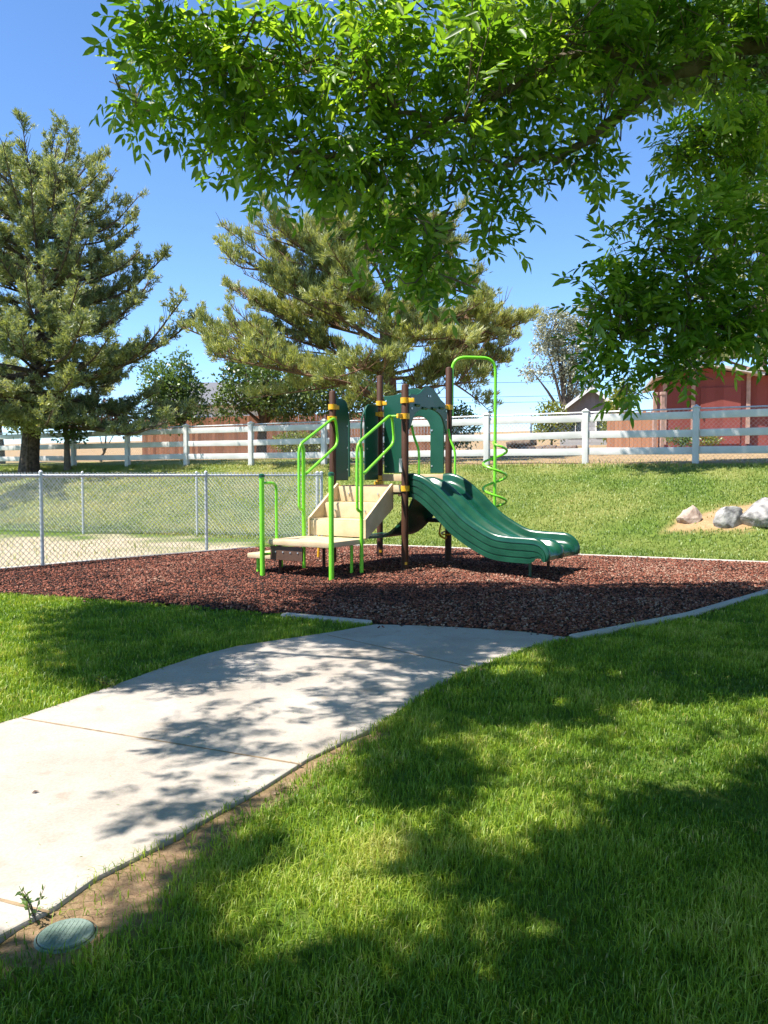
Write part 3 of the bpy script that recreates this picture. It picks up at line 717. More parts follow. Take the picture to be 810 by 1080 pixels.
# ------------------------------------------------------------------ chain link fences
def lattice(a, b, z0, z1, pitch, r, hook=0.0):
    """diagonal wires between posts a and b (any height function folded in by z0)"""
    a = np.array(a, float); b = np.array(b, float); L = np.linalg.norm(b - a); u = (b - a) / L; nrm = np.array((-u[1], u[0]))
    Hh = z1 - z0; V = []; F = []
    def wire(s0, s1, zb, zt, o):
        d = np.array((u[0] * (s1 - s0), u[1] * (s1 - s0), zt - zb)); d = d / np.linalg.norm(d)
        nn = np.array((nrm[0], nrm[1], 0)); t = np.cross(d, nn)
        A = np.array((*(a + u * s0 + nrm * o), zb)); B = np.array((*(a + u * s1 + nrm * o), zt)); k = len(V)
        for Pq in (A, B):
            for ang in (0, 2.094, 4.189): V.append(Pq + nn * r * math.cos(ang) + t * r * math.sin(ang))
        F.extend([(k, k + 1, k + 4, k + 3), (k + 1, k + 2, k + 5, k + 4), (k + 2, k, k + 3, k + 5)])
    s = -Hh
    while s < L:
        for o, sg in ((r, 1), (-r, -1)):
            s0, s1, zb, zt = (s, s + Hh, z0, z1)
            if s0 < 0: zb += -s0; s0 = 0
            if s1 > L: zt -= s1 - L; s1 = L
            if s1 - s0 < .01: continue
            if sg > 0: wire(s0, s1, zb, zt, o)
            else: wire(L - s0, L - s1, zb, zt, o)
        s += pitch
    return V, F
def chain_fence(label, pts, hgt=1.24):
    t = thing('chain_link_fence', label, 'fence', (pts[0][0], pts[0][1], 0)); o = np.array(pts[0])
    loc = [np.array(p) - o for p in pts]
    for i, p in enumerate(loc):
        r = .030 if i in (0, len(loc) - 1) else .024
        mb = MB(); mb.tube([(*p, -.3), (*p, hgt + .005)], r, 12); q = mb.build('post', M['steel'], t, True)
        mb = MB(); mb.tube([(*p, hgt + .004), (*p, hgt + .03), (*p, hgt + .05)], [r + .005, r + .004, .008], 12); mb.build('cap', M['steel'], q, True)
    mb = MB(); mb.tube([(*p, hgt - .03) for p in loc], .019, 10); mb.build('top_rail', M['steel'], t, True)
    mb = MB()
    for i in range(len(loc) - 1):
        V, F = lattice(loc[i], loc[i + 1], 0.03, hgt + .025, .078, .0036); mb.add(V, F)
    o_ = mb.build('wire_mesh', M['steel'], t)
    return t
e_ = np.array((1.71, 2.25)); pA = np.array(at(45, 598)); pB = np.array(at(218, 581)); step = pB - pA
chain_fence('galvanised chain link fence running along the left edge of the red mulch', [tuple(pA - 1 * step), tuple(pA), tuple(pB), tuple(pB + step * .99)])
c0 = pB + step; 
chain_fence('thin chain link fence across the yard behind the nearer chain link run', [tuple(c0 + np.array((-.10, .04))), tuple(at(208, 564)), tuple(at(88, 563)), tuple(np.array(at(88, 563)) + np.array((-2.7, .9)))])

# ------------------------------------------------------------------ white rail fence
def rail_fence():
    us = [-9.57 - 2.0 * 2, -9.57 - 2.0, -9.57, -7.57, -5.57, -3.57, -1.53, .46, 2.36, 4.36, 6.34, 8.36, 10.4, 12.4]
    k = FD0 / 19.65; P = [np.array((u * k, FD0 + FK * u * k)) for u in us]
    o = P[6]; t = thing('rail_fence', 'long white three-rail fence with wire backing across the top of the lawn', 'fence', (o[0], o[1], 0))
    hh = 1.25; dirv = (P[1] - P[0]) / np.linalg.norm(P[1] - P[0]); nrm = np.array((-dirv[1], dirv[0]))
    az = math.atan2(dirv[1], dirv[0]); R = Matrix.Rotation(az, 3, 'Z')
    bz = [h(*p) - .02 for p in P]
    for p, zb in zip(P, bz):
        q = p - o; mb = MB(); mb.box((q[0], q[1], zb + hh / 2 - .1), (.135, .135, hh + .2), R, bev=.008); po = mb.build('post', M['vinylwhite'], t, True)
        mb = MB(); mb.box((q[0], q[1], zb + hh + .01), (.165, .165, .025), R, bev=.006)
        hp = .055; s = .07
        B = [R @ Vector((sx * s, sy * s, 0)) + Vector((q[0], q[1], zb + hh + .0225)) for sx, sy in ((-1, -1), (1, -1), (1, 1), (-1, 1))]
        mb.add(B + [Vector((q[0], q[1], zb + hh + .0225 + hp))], [(0, 1, 4), (1, 2, 4), (2, 3, 4), (3, 0, 4)]); mb.build('post_cap', M['vinylwhite'], po)
    for i in range(len(P) - 1):
        a, b = P[i] - o, P[i + 1] - o; d = (b - a) / np.linalg.norm(b - a)
        for zz in (1.09, .69, .30):
            sag = random.uniform(-.012, .012)
            mb = MB(); mb.beam((*(a + d * .0675), bz[i] + zz + sag), (*(b - d * .0675), bz[i + 1] + zz - sag), .045, .165, bev=.008); mb.build('rail', M['vinylwhite'], t, True)
    mb = MB()
    for i in range(len(P) - 1):
        a, b = P[i] - o + nrm * .09, P[i + 1] - o + nrm * .09
        V, F = lattice(a, b, bz[i] + .04, bz[i] + 1.22, .10, .0022); mb.add(V, F)
    mb.build('wire_mesh', M['steel'], t)
    mb = MB(); mb.tube([(*(P[i] - o + nrm * .09), bz[i] + 1.235) for i in range(len(P))], .018, 8); mb.build('top_wire_rail', M['steel'], t, True)
rail_fence()

# ------------------------------------------------------------------ beyond the fence
M['cedar'] = boards('weathered_cedar', (0.16, 0.062, 0.032), (0.42, 0.20, 0.115), 0, .14)
M['cedargrey'] = boards('grey_brown_boards', (0.22, 0.12, 0.08), (0.40, 0.24, 0.17), 0, .14)
M['barnred'] = boards('faded_red_siding', (0.20, 0.050, 0.040), (0.275, 0.075, 0.062), 0, .30, groove=.04, bump=.3)
M['greyboard'] = boards('grey_vertical_siding', (0.20, 0.185, 0.18), (0.30, 0.28, 0.27), 0, .18, bump=.6)
M['greylap'] = boards('pale_grey_lap_siding', (0.34, 0.34, 0.35), (0.46, 0.46, 0.47), 2, .20, bump=.9)
M['shingle'] = noisy('grey_shingles', (0.10, 0.10, 0.11), (0.18, 0.18, 0.19), 30, 0.9, bump=.6, bscale=30)
M['paleroof'] = noisy('pale_metal_roof', (0.50, 0.47, 0.43), (0.62, 0.59, 0.55), 6, 0.5, bump=.2)
M['beige'] = noisy('beige_stucco', (0.50, 0.45, 0.36), (0.58, 0.53, 0.43), 6, 0.85, bump=.3)
M['trim'] = noisy('white_trim', (0.74, 0.73, 0.71), (0.80, 0.79, 0.77), 6, 0.5)
M['glass'] = noisy('dark_window_glass', (0.03, 0.04, 0.05), (0.06, 0.075, 0.09), 2, 0.06, spec=.8)
M['terracotta'] = boards('terracotta_boards', (0.27, 0.125, 0.070), (0.38, 0.19, 0.11), 0, .20, bump=.4)
M['pinkwood'] = noisy('pinkish_timber', (0.36, 0.22, 0.17), (0.48, 0.31, 0.25), 8, .8, bump=.4)
M['log'] = noisy('cut_log', (0.08, 0.05, 0.04), (0.22, 0.16, 0.12), 10, .95, bump=.9, bscale=30)
M['cable'] = noisy('black_cable', (0.03, 0.035, 0.04), (0.05, 0.055, 0.06), 5, .6)

def board_fence(name, label, x0, y0, x1, y1, hh, m, pitch=.14):
    d = Vector((x1 - x0, y1 - y0, 0)); L = d.length; az = math.atan2(d.y, d.x)
    t = thing(name, label, 'fence', (x0, y0, 0), az)
    mb = MB(); s = 0
    while s < L:
        px_, py_ = x0 + d.x * s / L, y0 + d.y * s / L; zb = h(px_, py_)
        hj = hh + random.uniform(-.025, .025)
        q = pitch - .008
        poly = [(s, zb - .05), (s + q, zb - .05), (s + q, zb + hj - .04), (s + q - .03, zb + hj), (s + .03, zb + hj), (s, zb + hj - .04)]
        o = random.uniform(-.006, .006)
        mb.prism(poly, lambda u, v, w_: (u, w_ + o, v), -.01, .01); s += pitch
    mb.build('board_panel', m, t)
    for zz in (.35, hh - .35): MB().beam((0, .05, h(x0, y0) + zz), (L, .05, h(x1, y1) + zz), .05, .09).build('backing_rail', m, t)
    return t
a = far(150, 470, 38.5); b = far(470, 470, 36.5)
board_fence('wooden_fence', 'tall weathered brown board fence below the grey roofed house', a[0], a[1], b[0], b[1], 1.85, M['cedar'])
a = far(640, 470, 34); b = far(690, 470, 32.0)
board_fence('wooden_fence', 'short orange-brown board fence between the grey shed and the red barn', a[0], a[1], b[0], b[1], 1.45, M['terracotta'], .2)

def gable(name, label, cat, cx, cy, az, wx, wy, wall, rise, mw, mgab, mroof, over=.35, floor=None, trim=None):
    """house with its gable end facing local -y"""
    zb = (h(cx, cy) if floor is None else floor)
    t = thing(name, label, cat, (cx, cy, zb), az)
    mb = MB(); mb.box((0, 0, wall / 2 - .3), (wx, wy, wall + .6)); mb.build('wall', mw, t)
    mb = MB()
    mb.prism([(-wx / 2, wall), (wx / 2, wall), (0, wall + rise)], lambda u, v, o: (u, o, v), -wy / 2 + .004, wy / 2 - .004); mb.build('gable', mgab, t)
    mb = MB(); s = math.hypot(wx / 2, rise)
    for sx in (-1, 1):
        e = Vector((sx * (wx / 2 + over), 0, wall - rise * over / (wx / 2) + .05)); r = Vector((0, 0, wall + rise + .05))
        n_ = Vector((-(r - e).z, 0, (r - e).x)).normalized(); n_ = n_ if n_.z > 0 else -n_
        V = []
        for yy in (-wy / 2 - over, wy / 2 + over):
            for pt in (e, r, r + n_ * .10, e + n_ * .10): V.append((pt.x, yy, pt.z))
        mb.add(V, [(0, 1, 2, 3), (4, 7, 6, 5), (0, 4, 5, 1), (1, 5, 6, 2), (2, 6, 7, 3), (3, 7, 4, 0)])
    rf = mb.build('roof', mroof, t)
    if trim:
        mb = MB()
        for sx in (-1, 1):
            mb.beam((sx * (wx / 2 + over), -wy / 2 - over - .02, wall - rise * over / (wx / 2) + .06), (0, -wy / 2 - over - .02, wall + rise + .06), .035, .15)
        mb.build('barge_board', trim, rf)
    return t
def window(parent, x, y, z, wd, ht, nrm='-y'):
    mb = MB(); fr = .07
    R = Matrix.Identity(3) if nrm == '-y' else Matrix.Rotation(-math.pi / 2 if nrm == '-x' else math.pi / 2, 3, 'Z')
    c = Vector((x, y, z))
    for (dx, dz, sx, sz) in ((-wd / 2, 0, fr, ht + fr), (wd / 2, 0, fr, ht + fr), (0, -ht / 2, wd - fr, fr), (0, ht / 2, wd - fr, fr), (0, 0, .035, ht - fr)):
        mb.box(c + R @ Vector((dx, -.03, dz)), (sx, .06, sz), R)
    f = mb.build('window', M['trim'], parent)
    mb = MB(); mb.box(c + R @ Vector((0, -.008, 0)), (wd - .02, .02, ht - .02), R); mb.build('pane', M['glass'], f)
# grey-roofed house behind the board fence: its eave faces the camera
c = far(222, 440, 58)
t = gable('house', 'beige house with grey shingle roof behind the brown board fence', 'house', c[0], c[1] + 3, math.radians(90), 7.0, 7.6, 2.9 + 1.0, 1.75, M['beige'], M['beige'], M['shingle'], .5, floor=h(c[0], c[1]) - .6)
for yy in (-2.6, .4, 2.4): window(t, 3.5 * -1, yy, 2.5, 1.2, 1.1, '-x')
MB().tube([(-.4, -1.0, 5.2), (-.4, -1.0, 6.1), (-.4, -1.0, 6.15)], [.12, .12, .16], 10).build('vent_pipe', M['trim'], t, True)
# small grey shed
c = far(636, 470, 40)
t = gable('shed', 'small grey gabled shed with white trim and two white windows', 'shed', c[0], c[1] + 2, math.radians(-17), 3.0, 4.2, 1.5, 1.15, M['greylap'], M['greyboard'], M['shingle'], .3, trim=M['trim'])
for xx in (-.75, .55): window(t, xx, -2.1, .8, .62, .85)
# red barn
c1 = far(788, 470, 29.5); az = math.radians(-14)
t = gable('barn', 'faded red barn with pale roof seen behind the shaded fence rails', 'barn', c1[0] - .80, c1[1] + 2.78, az, 2.9, 5.0, 2.5, .32, M['barnred'], M['barnred'], M['paleroof'], .45)
for xx in (1.45, -.45, -1.45): MB().box((xx, -2.52, 1.4), (.14, .06, 2.8)).build('corner_board', M['pinkwood'], t)
mb = MB(); mb.box((.50, -2.515, 1.05), (1.4, .05, 2.1), bev=.01); dr = mb.build('door', M['barnred'], t)
MB().box((2.75, -.3, 1.0), (2.5, 4.0, 3.0)).build('side_wing', M['barnred'], t)
MB().beam((1.46, -.2, 2.72), (4.4, -.2, 2.42), 5.6, .09).build('wing_roof', M['paleroof'], t)
MB().box((4.15, -2.6, 1.25), (.12, .12, 3.0)).build('wing_post', M['pinkwood'], t)
mb = MB(); mb.box((-.1, -2.56, 1.05), (.04, .05, .18)); mb.build('handle', M['black'], dr)
# timber posts left of the barn
for px_, d_ in ((690, 27.5), (698, 27.3)):
    c = far(px_, 470, d_); zb = h(c[0], c[1])
    mb = MB(); mb.box((0, 0, .85), (.12, .12, 2.1), bev=.01); mb.box((0, 0, 1.95), (.16, .16, .10), bev=.01)
    o = mb.build('timber_post', M['pinkwood'], None, loc=(c[0], c[1], zb)); 
    tag(o, 'pinkish timber post just left of the barn, nearer the barn' if px_ == 698 else 'pinkish timber post left of the barn, farther from the barn', 'post')
# grey steel posts standing in the dry ground
c = far(560, 475, 27); zb = h(c[0], c[1])
o = MB().tube([(0, 0, -.3), (0, 0, 1.35), (0, 0, 1.37)], [.03, .03, .012], 10).build('metal_post', M['steel'], None, True, loc=(c[0], c[1], zb)); tag(o, 'thin grey steel post on the dry ground behind the white fence', 'post')

# log and brush pile: separate logs
k = 0
for (px_, dz, dd_) in ((540, .0, 27.0), (548, .0, 27.3), (556, .0, 26.8), (564, .0, 27.4), (544, .24, 27.1), (552, .24, 27.1), (585, 0, 27.6), (596, 0, 27.2), (575, 0, 27.5)):
    c = far(px_, 470, dd_); zb = h(c[0], c[1]) + .13 + dz
    L_ = random.uniform(.5, .95); r_ = random.uniform(.10, .16); a_ = random.uniform(-.5, .5)
    dv = Vector((math.cos(a_), math.sin(a_), random.uniform(-.05, .12))) * L_ / 2
    mb = MB(); pts = [-dv, -dv * .4 + Vector((0, 0, .02)), dv * .4, dv]; mb.tube(pts, [r_, r_ * 1.03, r_ * .97, r_ * .9], 12)
    o = mb.build('log', M['log'], None, True, loc=(c[0], c[1], zb)); tag(o, 'dark cut log lying in the pile behind the white fence', 'log', 'logs in the pile behind the fence'); k += 1

# boulders
def hit(px, py):
    X, Y, Z = ray(px, py); k = 3.0
    while EYE + Z * k > h(X * k, Y * k) and k < 80: k += .02
    return X * k, Y * k
def boulder(label, px0, px1, py0, py1, d, m, seed, peak=0.0, depth=.9):
    d = hit((px0 + px1) / 2, py1)[1]
    a = far(px0, py1, d); b = far(px1, py1, d); wd = b[0] - a[0]; ht = far(px0, py0, d)[2] - far(px0, py1, d)[2]
    cx = (a[0] + b[0]) / 2; zb = h(cx, d) - .02
    bm = bmesh.new(); bmesh.ops.create_icosphere(bm, subdivisions=5, radius=1)
    r = random.Random(seed); planes = []
    for _ in range(16):
        v = Vector((r.gauss(0, 1), r.gauss(0, 1), r.gauss(0, 1))).normalized(); planes.append((v, r.uniform(.68, .92)))
    for v in bm.verts:
        n0 = v.co.normalized(); q = n0.copy()
        for nn, dist in planes:
            e = q.dot(nn)
            if e > dist: q -= nn * (e - dist) * .92
        q *= 1 + .06 * noise.fractal(n0 * 2.4 + Vector((seed, 0, 0)), 1, 2, 5) + .02 * noise.noise(n0 * 14)
        if peak: q.x += peak * max(0, q.z) ; q.x *= 1 - .55 * max(0, q.z); q.y *= 1 - .4 * max(0, q.z)
        v.co = q
    xs_ = [v.co.x for v in bm.verts]; zs_ = [v.co.z for v in bm.verts]
    sx = wd / (max(xs_) - min(xs_)); ox = (max(xs_) + min(xs_)) / 2
    for v in bm.verts:
        zz = (v.co.z - min(zs_)) / (max(zs_) - min(zs_))
        v.co = Vector(((v.co.x - ox) * sx, v.co.y * depth * wd * .5, zz * (ht + .10) - .10))
    me = bpy.data.meshes.new('boulder'); bm.to_mesh(me); bm.free()
    me.polygons.foreach_set('use_smooth', [True] * len(me.polygons)); me.set_sharp_from_angle(angle=math.radians(28)); me.materials.append(m)
    o = bpy.data.objects.new('boulder', me); COL.objects.link(o); o.location = (cx, d + .2, zb)
    return tag(o, label, 'boulder', 'boulders on the bare dirt')
boulder('small pinkish pointed boulder, leftmost on the bare dirt', 717, 744, 532, 553, 13.1, M['stonepink'], 3, .45)
boulder('pale grey squat boulder between the pointed one and the largest', 756, 790, 533, 557, 13.0, M['stone'], 9, 0)
boulder('largest grey boulder cut off by the right picture edge', 786, 836, 524, 556, 13.3, M['stone'], 17, .1)

# power cables
for (py_, d_, sag) in ((403, 64, .25), (418, 62, .3), (424, 62, .3)):
    a = far(300, py_ + 4, d_); b = far(760, py_ - 3, d_); mb = MB()
    mb.tube([Vector(a).lerp(Vector(b), i / 24) + Vector((0, 0, -sag * 4 * (i / 24) * (1 - i / 24) + sag)) for i in range(25)], .018, 6)
    o = mb.build('power_cable', M['cable'], None, True)
    tag(o, {403: 'thin power cable, highest of the three crossing the sky', 418: 'power cable, middle of the three crossing the sky', 424: 'power cable, lowest of the three just above the fence'}[py_], 'cable', 'power cables across the sky')

# ------------------------------------------------------------------ trees
class Fol:
    """needles and leaves: rhombs from base to tip"""
    def __init__(s): s.b = []; s.t = []; s.w = []; s.c = []
    def put(s, b, t, w, c):
        s.b.append(np.asarray(b, float)); s.t.append(np.asarray(t, float)); s.w.append(np.broadcast_to(w, (len(b),)).astype(float)); s.c.append(np.broadcast_to(c, (len(b),)).astype(float))
    def build(s, name, m, parent, r=rng):
        b = np.concatenate(s.b); t = np.concatenate(s.t); wd = np.concatenate(s.w); c = np.concatenate(s.c).clip(0, 1); n = len(b)
        d = t - b; q = r.normal(size=(n, 3)); sd = np.cross(d, q); sd /= np.linalg.norm(sd, axis=1)[:, None] + 1e-9
        mid = b + d * .45
        V = np.stack([b, mid + sd * wd[:, None] / 2, t, mid - sd * wd[:, None] / 2], 1).reshape(-1, 3)
        F = np.arange(n * 4).reshape(n, 4)
        return mesh_np(name, V, [F], np.repeat(c, 4), m, parent)
def unit(v):
    v = np.asarray(v, float); return v / (np.linalg.norm(v, axis=-1, keepdims=True) + 1e-9)
def tufts(fol, C, D, nb, L, W, spread, tint, r):
    """nb needles at each centre C fanning about D"""
    n = len(C); d = unit(np.repeat(D, nb, 0) + r.normal(0, spread, (n * nb, 3)))
    b = np.repeat(C, nb, 0) + r.normal(0, L * .15, (n * nb, 3))
    ln = L * r.uniform(.6, 1.25, n * nb)
    fol.put(b, b + d * ln[:, None], W * r.uniform(.7, 1.3, n * nb), np.repeat(tint, nb) + r.normal(0, .20, n * nb))
def limb_needles(mb, fol, pts, r, fill, sub_len, droop, nb, L, W, up=.35, start=.25, dens=1.0, rad0=.05, spread=.68):
    """a limb along pts with side shoots that carry needle tufts"""
    P = np.array(catmull(pts, 4)); m = len(P)
    mb.tube([Vector(p) for p in P], list(np.linspace(rad0, max(.008, rad0 * .2), m)), 6)
    seg = np.linalg.norm(np.diff(P, axis=0), axis=1).cumsum(); tot = seg[-1]
    ns = max(3, int(tot / fill * dens)); C = []; D = []; T = []
    lt = r.uniform(-.18, .18)
    for k in range(ns):
        f = start + (1 - start) * (k + r.random()) / ns
        i = min(m - 2, int(f * (m - 1))); fr = f * (m - 1) - i
        p = P[i] * (1 - fr) + P[i + 1] * fr; ax = unit(P[i + 1] - P[i])
        sd = unit(np.cross(ax, (0, 0, 1)) * (1 if r.random() < .5 else -1) * r.uniform(.4, 1.1) + ax * r.uniform(.3, 1.0) + np.array((0, 0, r.normal(up, .35))))
        ln = sub_len * r.uniform(.5, 1.15) * (1.1 - .55 * f)
        q = p + sd * ln + np.array((0, 0, -droop * ln))
        mid = (p + q) / 2 + np.array((0, 0, .08 * ln))
        if r.random() < .8: mb.tube([Vector(p), Vector(mid), Vector(q)], [.012, .009, .004], 4, False)
        nt_ = max(3, int(ln / .06)); tint = .5 + lt + r.normal(0, .14)
        for j in range(nt_):
            g = .2 + .8 * (j + r.random()) / nt_
            c = p * (1 - g) ** 2 + mid * 2 * g * (1 - g) + q * g * g
            C.append(c + r.normal(0, .035, 3)); D.append(unit(sd + np.array((0, 0, up)) + r.normal(0, .3, 3))); T.append(tint)
    for j in range(6): C.append(P[-1] + r.normal(0, .05, 3)); D.append(unit(P[-1] - P[-3] + np.array((0, 0, .2)))); T.append(.6)
    C = np.array(C); D = np.array(D); T = np.array(T)
    kp = np.array([noise.noise(Vector(c_) * 1.5 + Vector((3.1, 0, 7.7))) + .5 * noise.noise(Vector(c_) * 4.0) for c_ in C]) > -.14 + r.normal(0, .05, len(C))
    tufts(fol, C[kp], D[kp], nb, L * r.uniform(.85, 1.2), W, spread, T[kp], r)

def conifer(name, label, bx, by, hh, profile, seed, m, mbark, base=1.6, whorl=.42, per=5, trunk_r=.30, lean=(0, 0), upt=.35, group=None, nb=10, L=.15, W=.026, dens=1.0):
    r = np.random.default_rng(seed); zb = h(bx, by)
    t = thing(name, label, 'tree', (bx, by, zb), 0, group)
    mb = MB(); fol = Fol(); lb = MB()
    ax = lambda q: np.array((lean[0] * q + .10 * math.sin(q * 5 + seed), lean[1] * q + .08 * math.sin(q * 4), q * hh))
    mb.tube([Vector(ax(q)) - Vector((0, 0, .3 if q == 0 else 0)) for q in np.linspace(0, 1, 22)], [trunk_r * (1.25 if i == 0 else 1) * (1 - .93 * i / 21) + .01 for i in range(22)], 12)
    zz = base; k = 0
    hs, rs = zip(*profile)
    while zz < hh * .985:
        f = zz / hh; R = np.interp(f, hs, rs)
        for j in range(per):
            a = k * 2.4 + j * 2 * math.pi / per + r.normal(0, .25)
            ln = R * r.uniform(.62, 1.12)
            if ln < .25: ln = .25
            sl = np.interp(f, (0, .3, .7, 1), (-.12, .06, .34, .75)) + r.normal(0, .20)
            o = ax(f); dv = np.array((math.cos(a), math.sin(a), 0))
            pts = [o, o + dv * ln * .35 + (0, 0, sl * ln * .30), o + dv * ln * .7 + (0, 0, sl * ln * .62), o + dv * ln + (0, 0, sl * ln + .14 * ln)]
            limb_needles(lb, fol, pts, r, .115, min(.95, .35 + .22 * ln), .05, nb, L, W, upt, .2 if f > .35 else .26, dens, .018 + .013 * ln)
        zz += whorl * r.uniform(.75, 1.2); k += 1
    tr = mb.build('trunk', mbark, t, True); lb.build('branches', mbark, t, True)
    fol.build('needles', m, t, r)
    return t
d_ = 26.6; c = far(33, 492, d_)
conifer('conifer_tree', 'tall bushy blue-green conifer at the far left by the white fence', c[0], c[1], 9.9,
        [(0, 3.6), (.12, 5.3), (.22, 5.6), (.34, 5.0), (.46, 3.9), (.6, 3.6), (.72, 3.2), (.82, 2.7), (.9, 2.1), (.96, 1.4), (1, .7)], 5, M['spruce'], M['bark'],
        base=1.6, whorl=.39, per=6, trunk_r=.31, lean=(.5, 0), nb=11, L=.15, W=.030, upt=.5)
# low sprouts on the trunk of the big conifer are part of its crown; the small tree beside it is its own
d_ = 24.5
def pine():
    r = np.random.default_rng(21); b = far(408, 470, d_); zb = h(b[0], b[1])
    t = thing('pine_tree', 'broad olive-green pine with reddish limbs behind the playground structure', 'tree', (b[0], b[1], zb))
    o = np.array((b[0], b[1], zb))
    W_ = lambda px_, py_, dy=0: far(px_, py_, d_ + dy) - o
    mb = MB(); fol = Fol(); lb = MB()
    trunk = [np.array((0, 0, -.3)), W_(410, 445), W_(412, 400), W_(405, 350), W_(412, 310), W_(402, 270), W_(392, 240)]
    P = catmull(trunk, 4); mb.tube([Vector(p) for p in P], list(np.linspace(.24, .04, len(P))), 10)
    limbs = [
        [(411, 425, 0), (365, 408, -.4), (300, 380, -.8), (245, 366, -1.0), (192, 345, -1.1)],
        [(411, 425, 0), (370, 405, -1.0), (320, 395, -1.8), (270, 385, -2.2), (225, 372, -2.4)],
        [(408, 395, 0), (360, 375, .6), (300, 355, 1.0), (240, 350, 1.2)],
        [(406, 365, 0), (375, 345, -.6), (325, 310, -1.0), (275, 285, -1.2), (232, 260, -1.2)],
        [(406, 360, 0), (370, 350, .8), (310, 335, 1.4), (265, 325, 1.6)],
        [(408, 335, 0), (385, 305, .3), (345, 270, .5), (310, 245, .6)],
        [(408, 330, 0), (375, 300, -.8), (320, 265, -1.0), (262, 243, -1.0)],
        [(411, 310, 0), (395, 280, -.4), (370, 250, -.6), (345, 236, -.6)],
        [(406, 275, 0), (415, 255, -.3), (425, 238, -.4)],
        [(406, 275, 0), (385, 255, .3), (372, 238, .4)],
        [(410, 320, 0), (435, 290, -.4), (462, 262, -.6), (478, 240, -.6)],
        [(411, 345, 0), (445, 325, .4), (478, 305, .6), (500, 298, .6)],
        [(411, 370, 0), (450, 350, -.8), (490, 335, -1.2), (515, 330, -1.4)],
        [(412, 395, 0), (450, 385, -.3), (495, 365, -.5), (545, 352, -.6)],
        [(412, 400, 0), (455, 395, .6), (500, 385, 1.0), (535, 382, 1.0)],
        [(411, 415, 0), (440, 410, -1.2), (480, 405, -1.8), (510, 402, -2.0)],
        [(411, 405, 0), (400, 395, -1.4), (385, 388, -2.6), (370, 384, -3.4)],
        [(411, 385, 0), (420, 372, -1.4), (430, 360, -2.4), (440, 352, -3.0)],
        [(408, 350, 0), (398, 330, -1.2), (380, 318, -2.0), (365, 312, -2.6)],
        [(411, 380, 0), (420, 365, 1.2), (440, 350, 2.2), (455, 340, 3.0)],
        [(408, 350, 0), (390, 335, 1.4), (360, 320, 2.4), (340, 310, 3.0)],
    ]
    for i, lm in enumerate(limbs):
        pts = [W_(*q) for q in lm]; n = len(pts)
        limb_needles(lb, fol, pts, r, .085, .85, .0, 11, .17, .024, .75, .22, 1.0, .085 if i in (0, 3) else .055, .36)
        for j in range(7):   # forks
            f = r.uniform(.35, .8); k = int(f * (n - 1)); p = pts[k]; q = p + (pts[-1] - p) * r.uniform(.5, .9) + r.normal(0, .6, 3) + np.array((0, 0, .45))
            limb_needles(lb, fol, [p, (p + q) / 2 + r.normal(0, .08, 3), q], r, .075, .70, 0, 12, .17, .021, .75, .15, 1.0, .03, .36)
    mb.build('trunk', M['barkred'], t, True); lb.build('branches', M['barkred'], t, True); fol.build('needles', M['pine'], t, r)
pine()
c = far(792, 480, 30)
c = far(800, 480, 36)
conifer('conifer_tree', 'grey-green conifer at the right edge half hidden by the ash leaves', c[0], c[1], 14.8, [(0, 2.5), (.2, 4.2), (.5, 3.4), (.8, 1.9), (1, .4)], 31, M['spruce'], M['bark'], base=2.5, whorl=.75, per=5, trunk_r=.3, nb=9, L=.24, W=.045, dens=.6)

def leafy_tree(name, label, bx, by, trunk_h, lobes, seed, m, mbark, leaf=.12, dens=1.0, trunk_r=.12, cat='tree', group=None, droop=0.0, gaps=.28):
    """lobes: (dx, dy, z, rx, ry, rz) ellipsoids; leaves gather on their shells in small clumps"""
    r = np.random.default_rng(seed); zb = h(bx, by)
    t = thing(name, label, cat, (bx, by, zb), 0, group); mb = MB(); fol = Fol()
    top = max(l[2] for l in lobes)
    cen = np.mean([l[:3] for l in lobes], 0)
    if trunk_h > 0: mb.tube([(0, 0, -.2), (cen[0] * .2, cen[1] * .2, trunk_h * .6), (cen[0] * .5, cen[1] * .5, trunk_h), (cen[0] * .8, cen[1] * .8, max(trunk_h, cen[2]))], [trunk_r * 1.25, trunk_r, trunk_r * .75, trunk_r * .3], 10)
    for (dx, dy, z_, rx, ry, rz) in lobes:
        c = np.array((dx, dy, z_)); s0 = np.array((cen[0] * .4, cen[1] * .4, trunk_h * .9)); mb.tube([tuple(s0), tuple(s0 * .45 + c * .55 + np.array((0, 0, .12))), tuple(c)], [trunk_r * .5, trunk_r * .3, trunk_r * .1], 6)
        area = 4 * math.pi * ((rx * ry + rx * rz + ry * rz) / 3); ncl = int(area / (leaf * leaf) * .75 * dens)
        d = unit(r.normal(size=(ncl, 3))); rad = r.uniform(.45, 1.12, ncl) ** .6
        C = c + d * np.array((rx, ry, rz)) * rad[:, None]
        nv = np.array([noise.noise(Vector(p) * (1.6 / max(.4, (rx + ry + rz) / 3)) + Vector((seed, 0, 0))) for p in C]); keep = nv > -gaps
        C = C[keep]; d = d[keep]; nn = len(C); nb = 7
        tint = np.repeat(.5 + r.normal(0, .16, nn), nb) + r.normal(0, .1, nn * nb)
        dd = unit(np.repeat(d, nb, 0) + r.normal(0, .9, (nn * nb, 3)) + np.array((0, 0, -droop)))
        b = np.repeat(C, nb, 0) + r.normal(0, leaf * .9, (nn * nb, 3)); ln = leaf * r.uniform(.7, 1.3, nn * nb)
        fol.put(b, b + dd * ln[:, None], ln * .55, tint)
        for q in range(0, nn, 9):
            mb.tube([tuple(c), tuple((c + C[q]) / 2 + np.array((0, 0, .05))), tuple(C[q])], [.02, .014, .005], 4, False)
    mb.build('trunk', mbark, t, True); fol.build('crown', m, t, r)
    return t
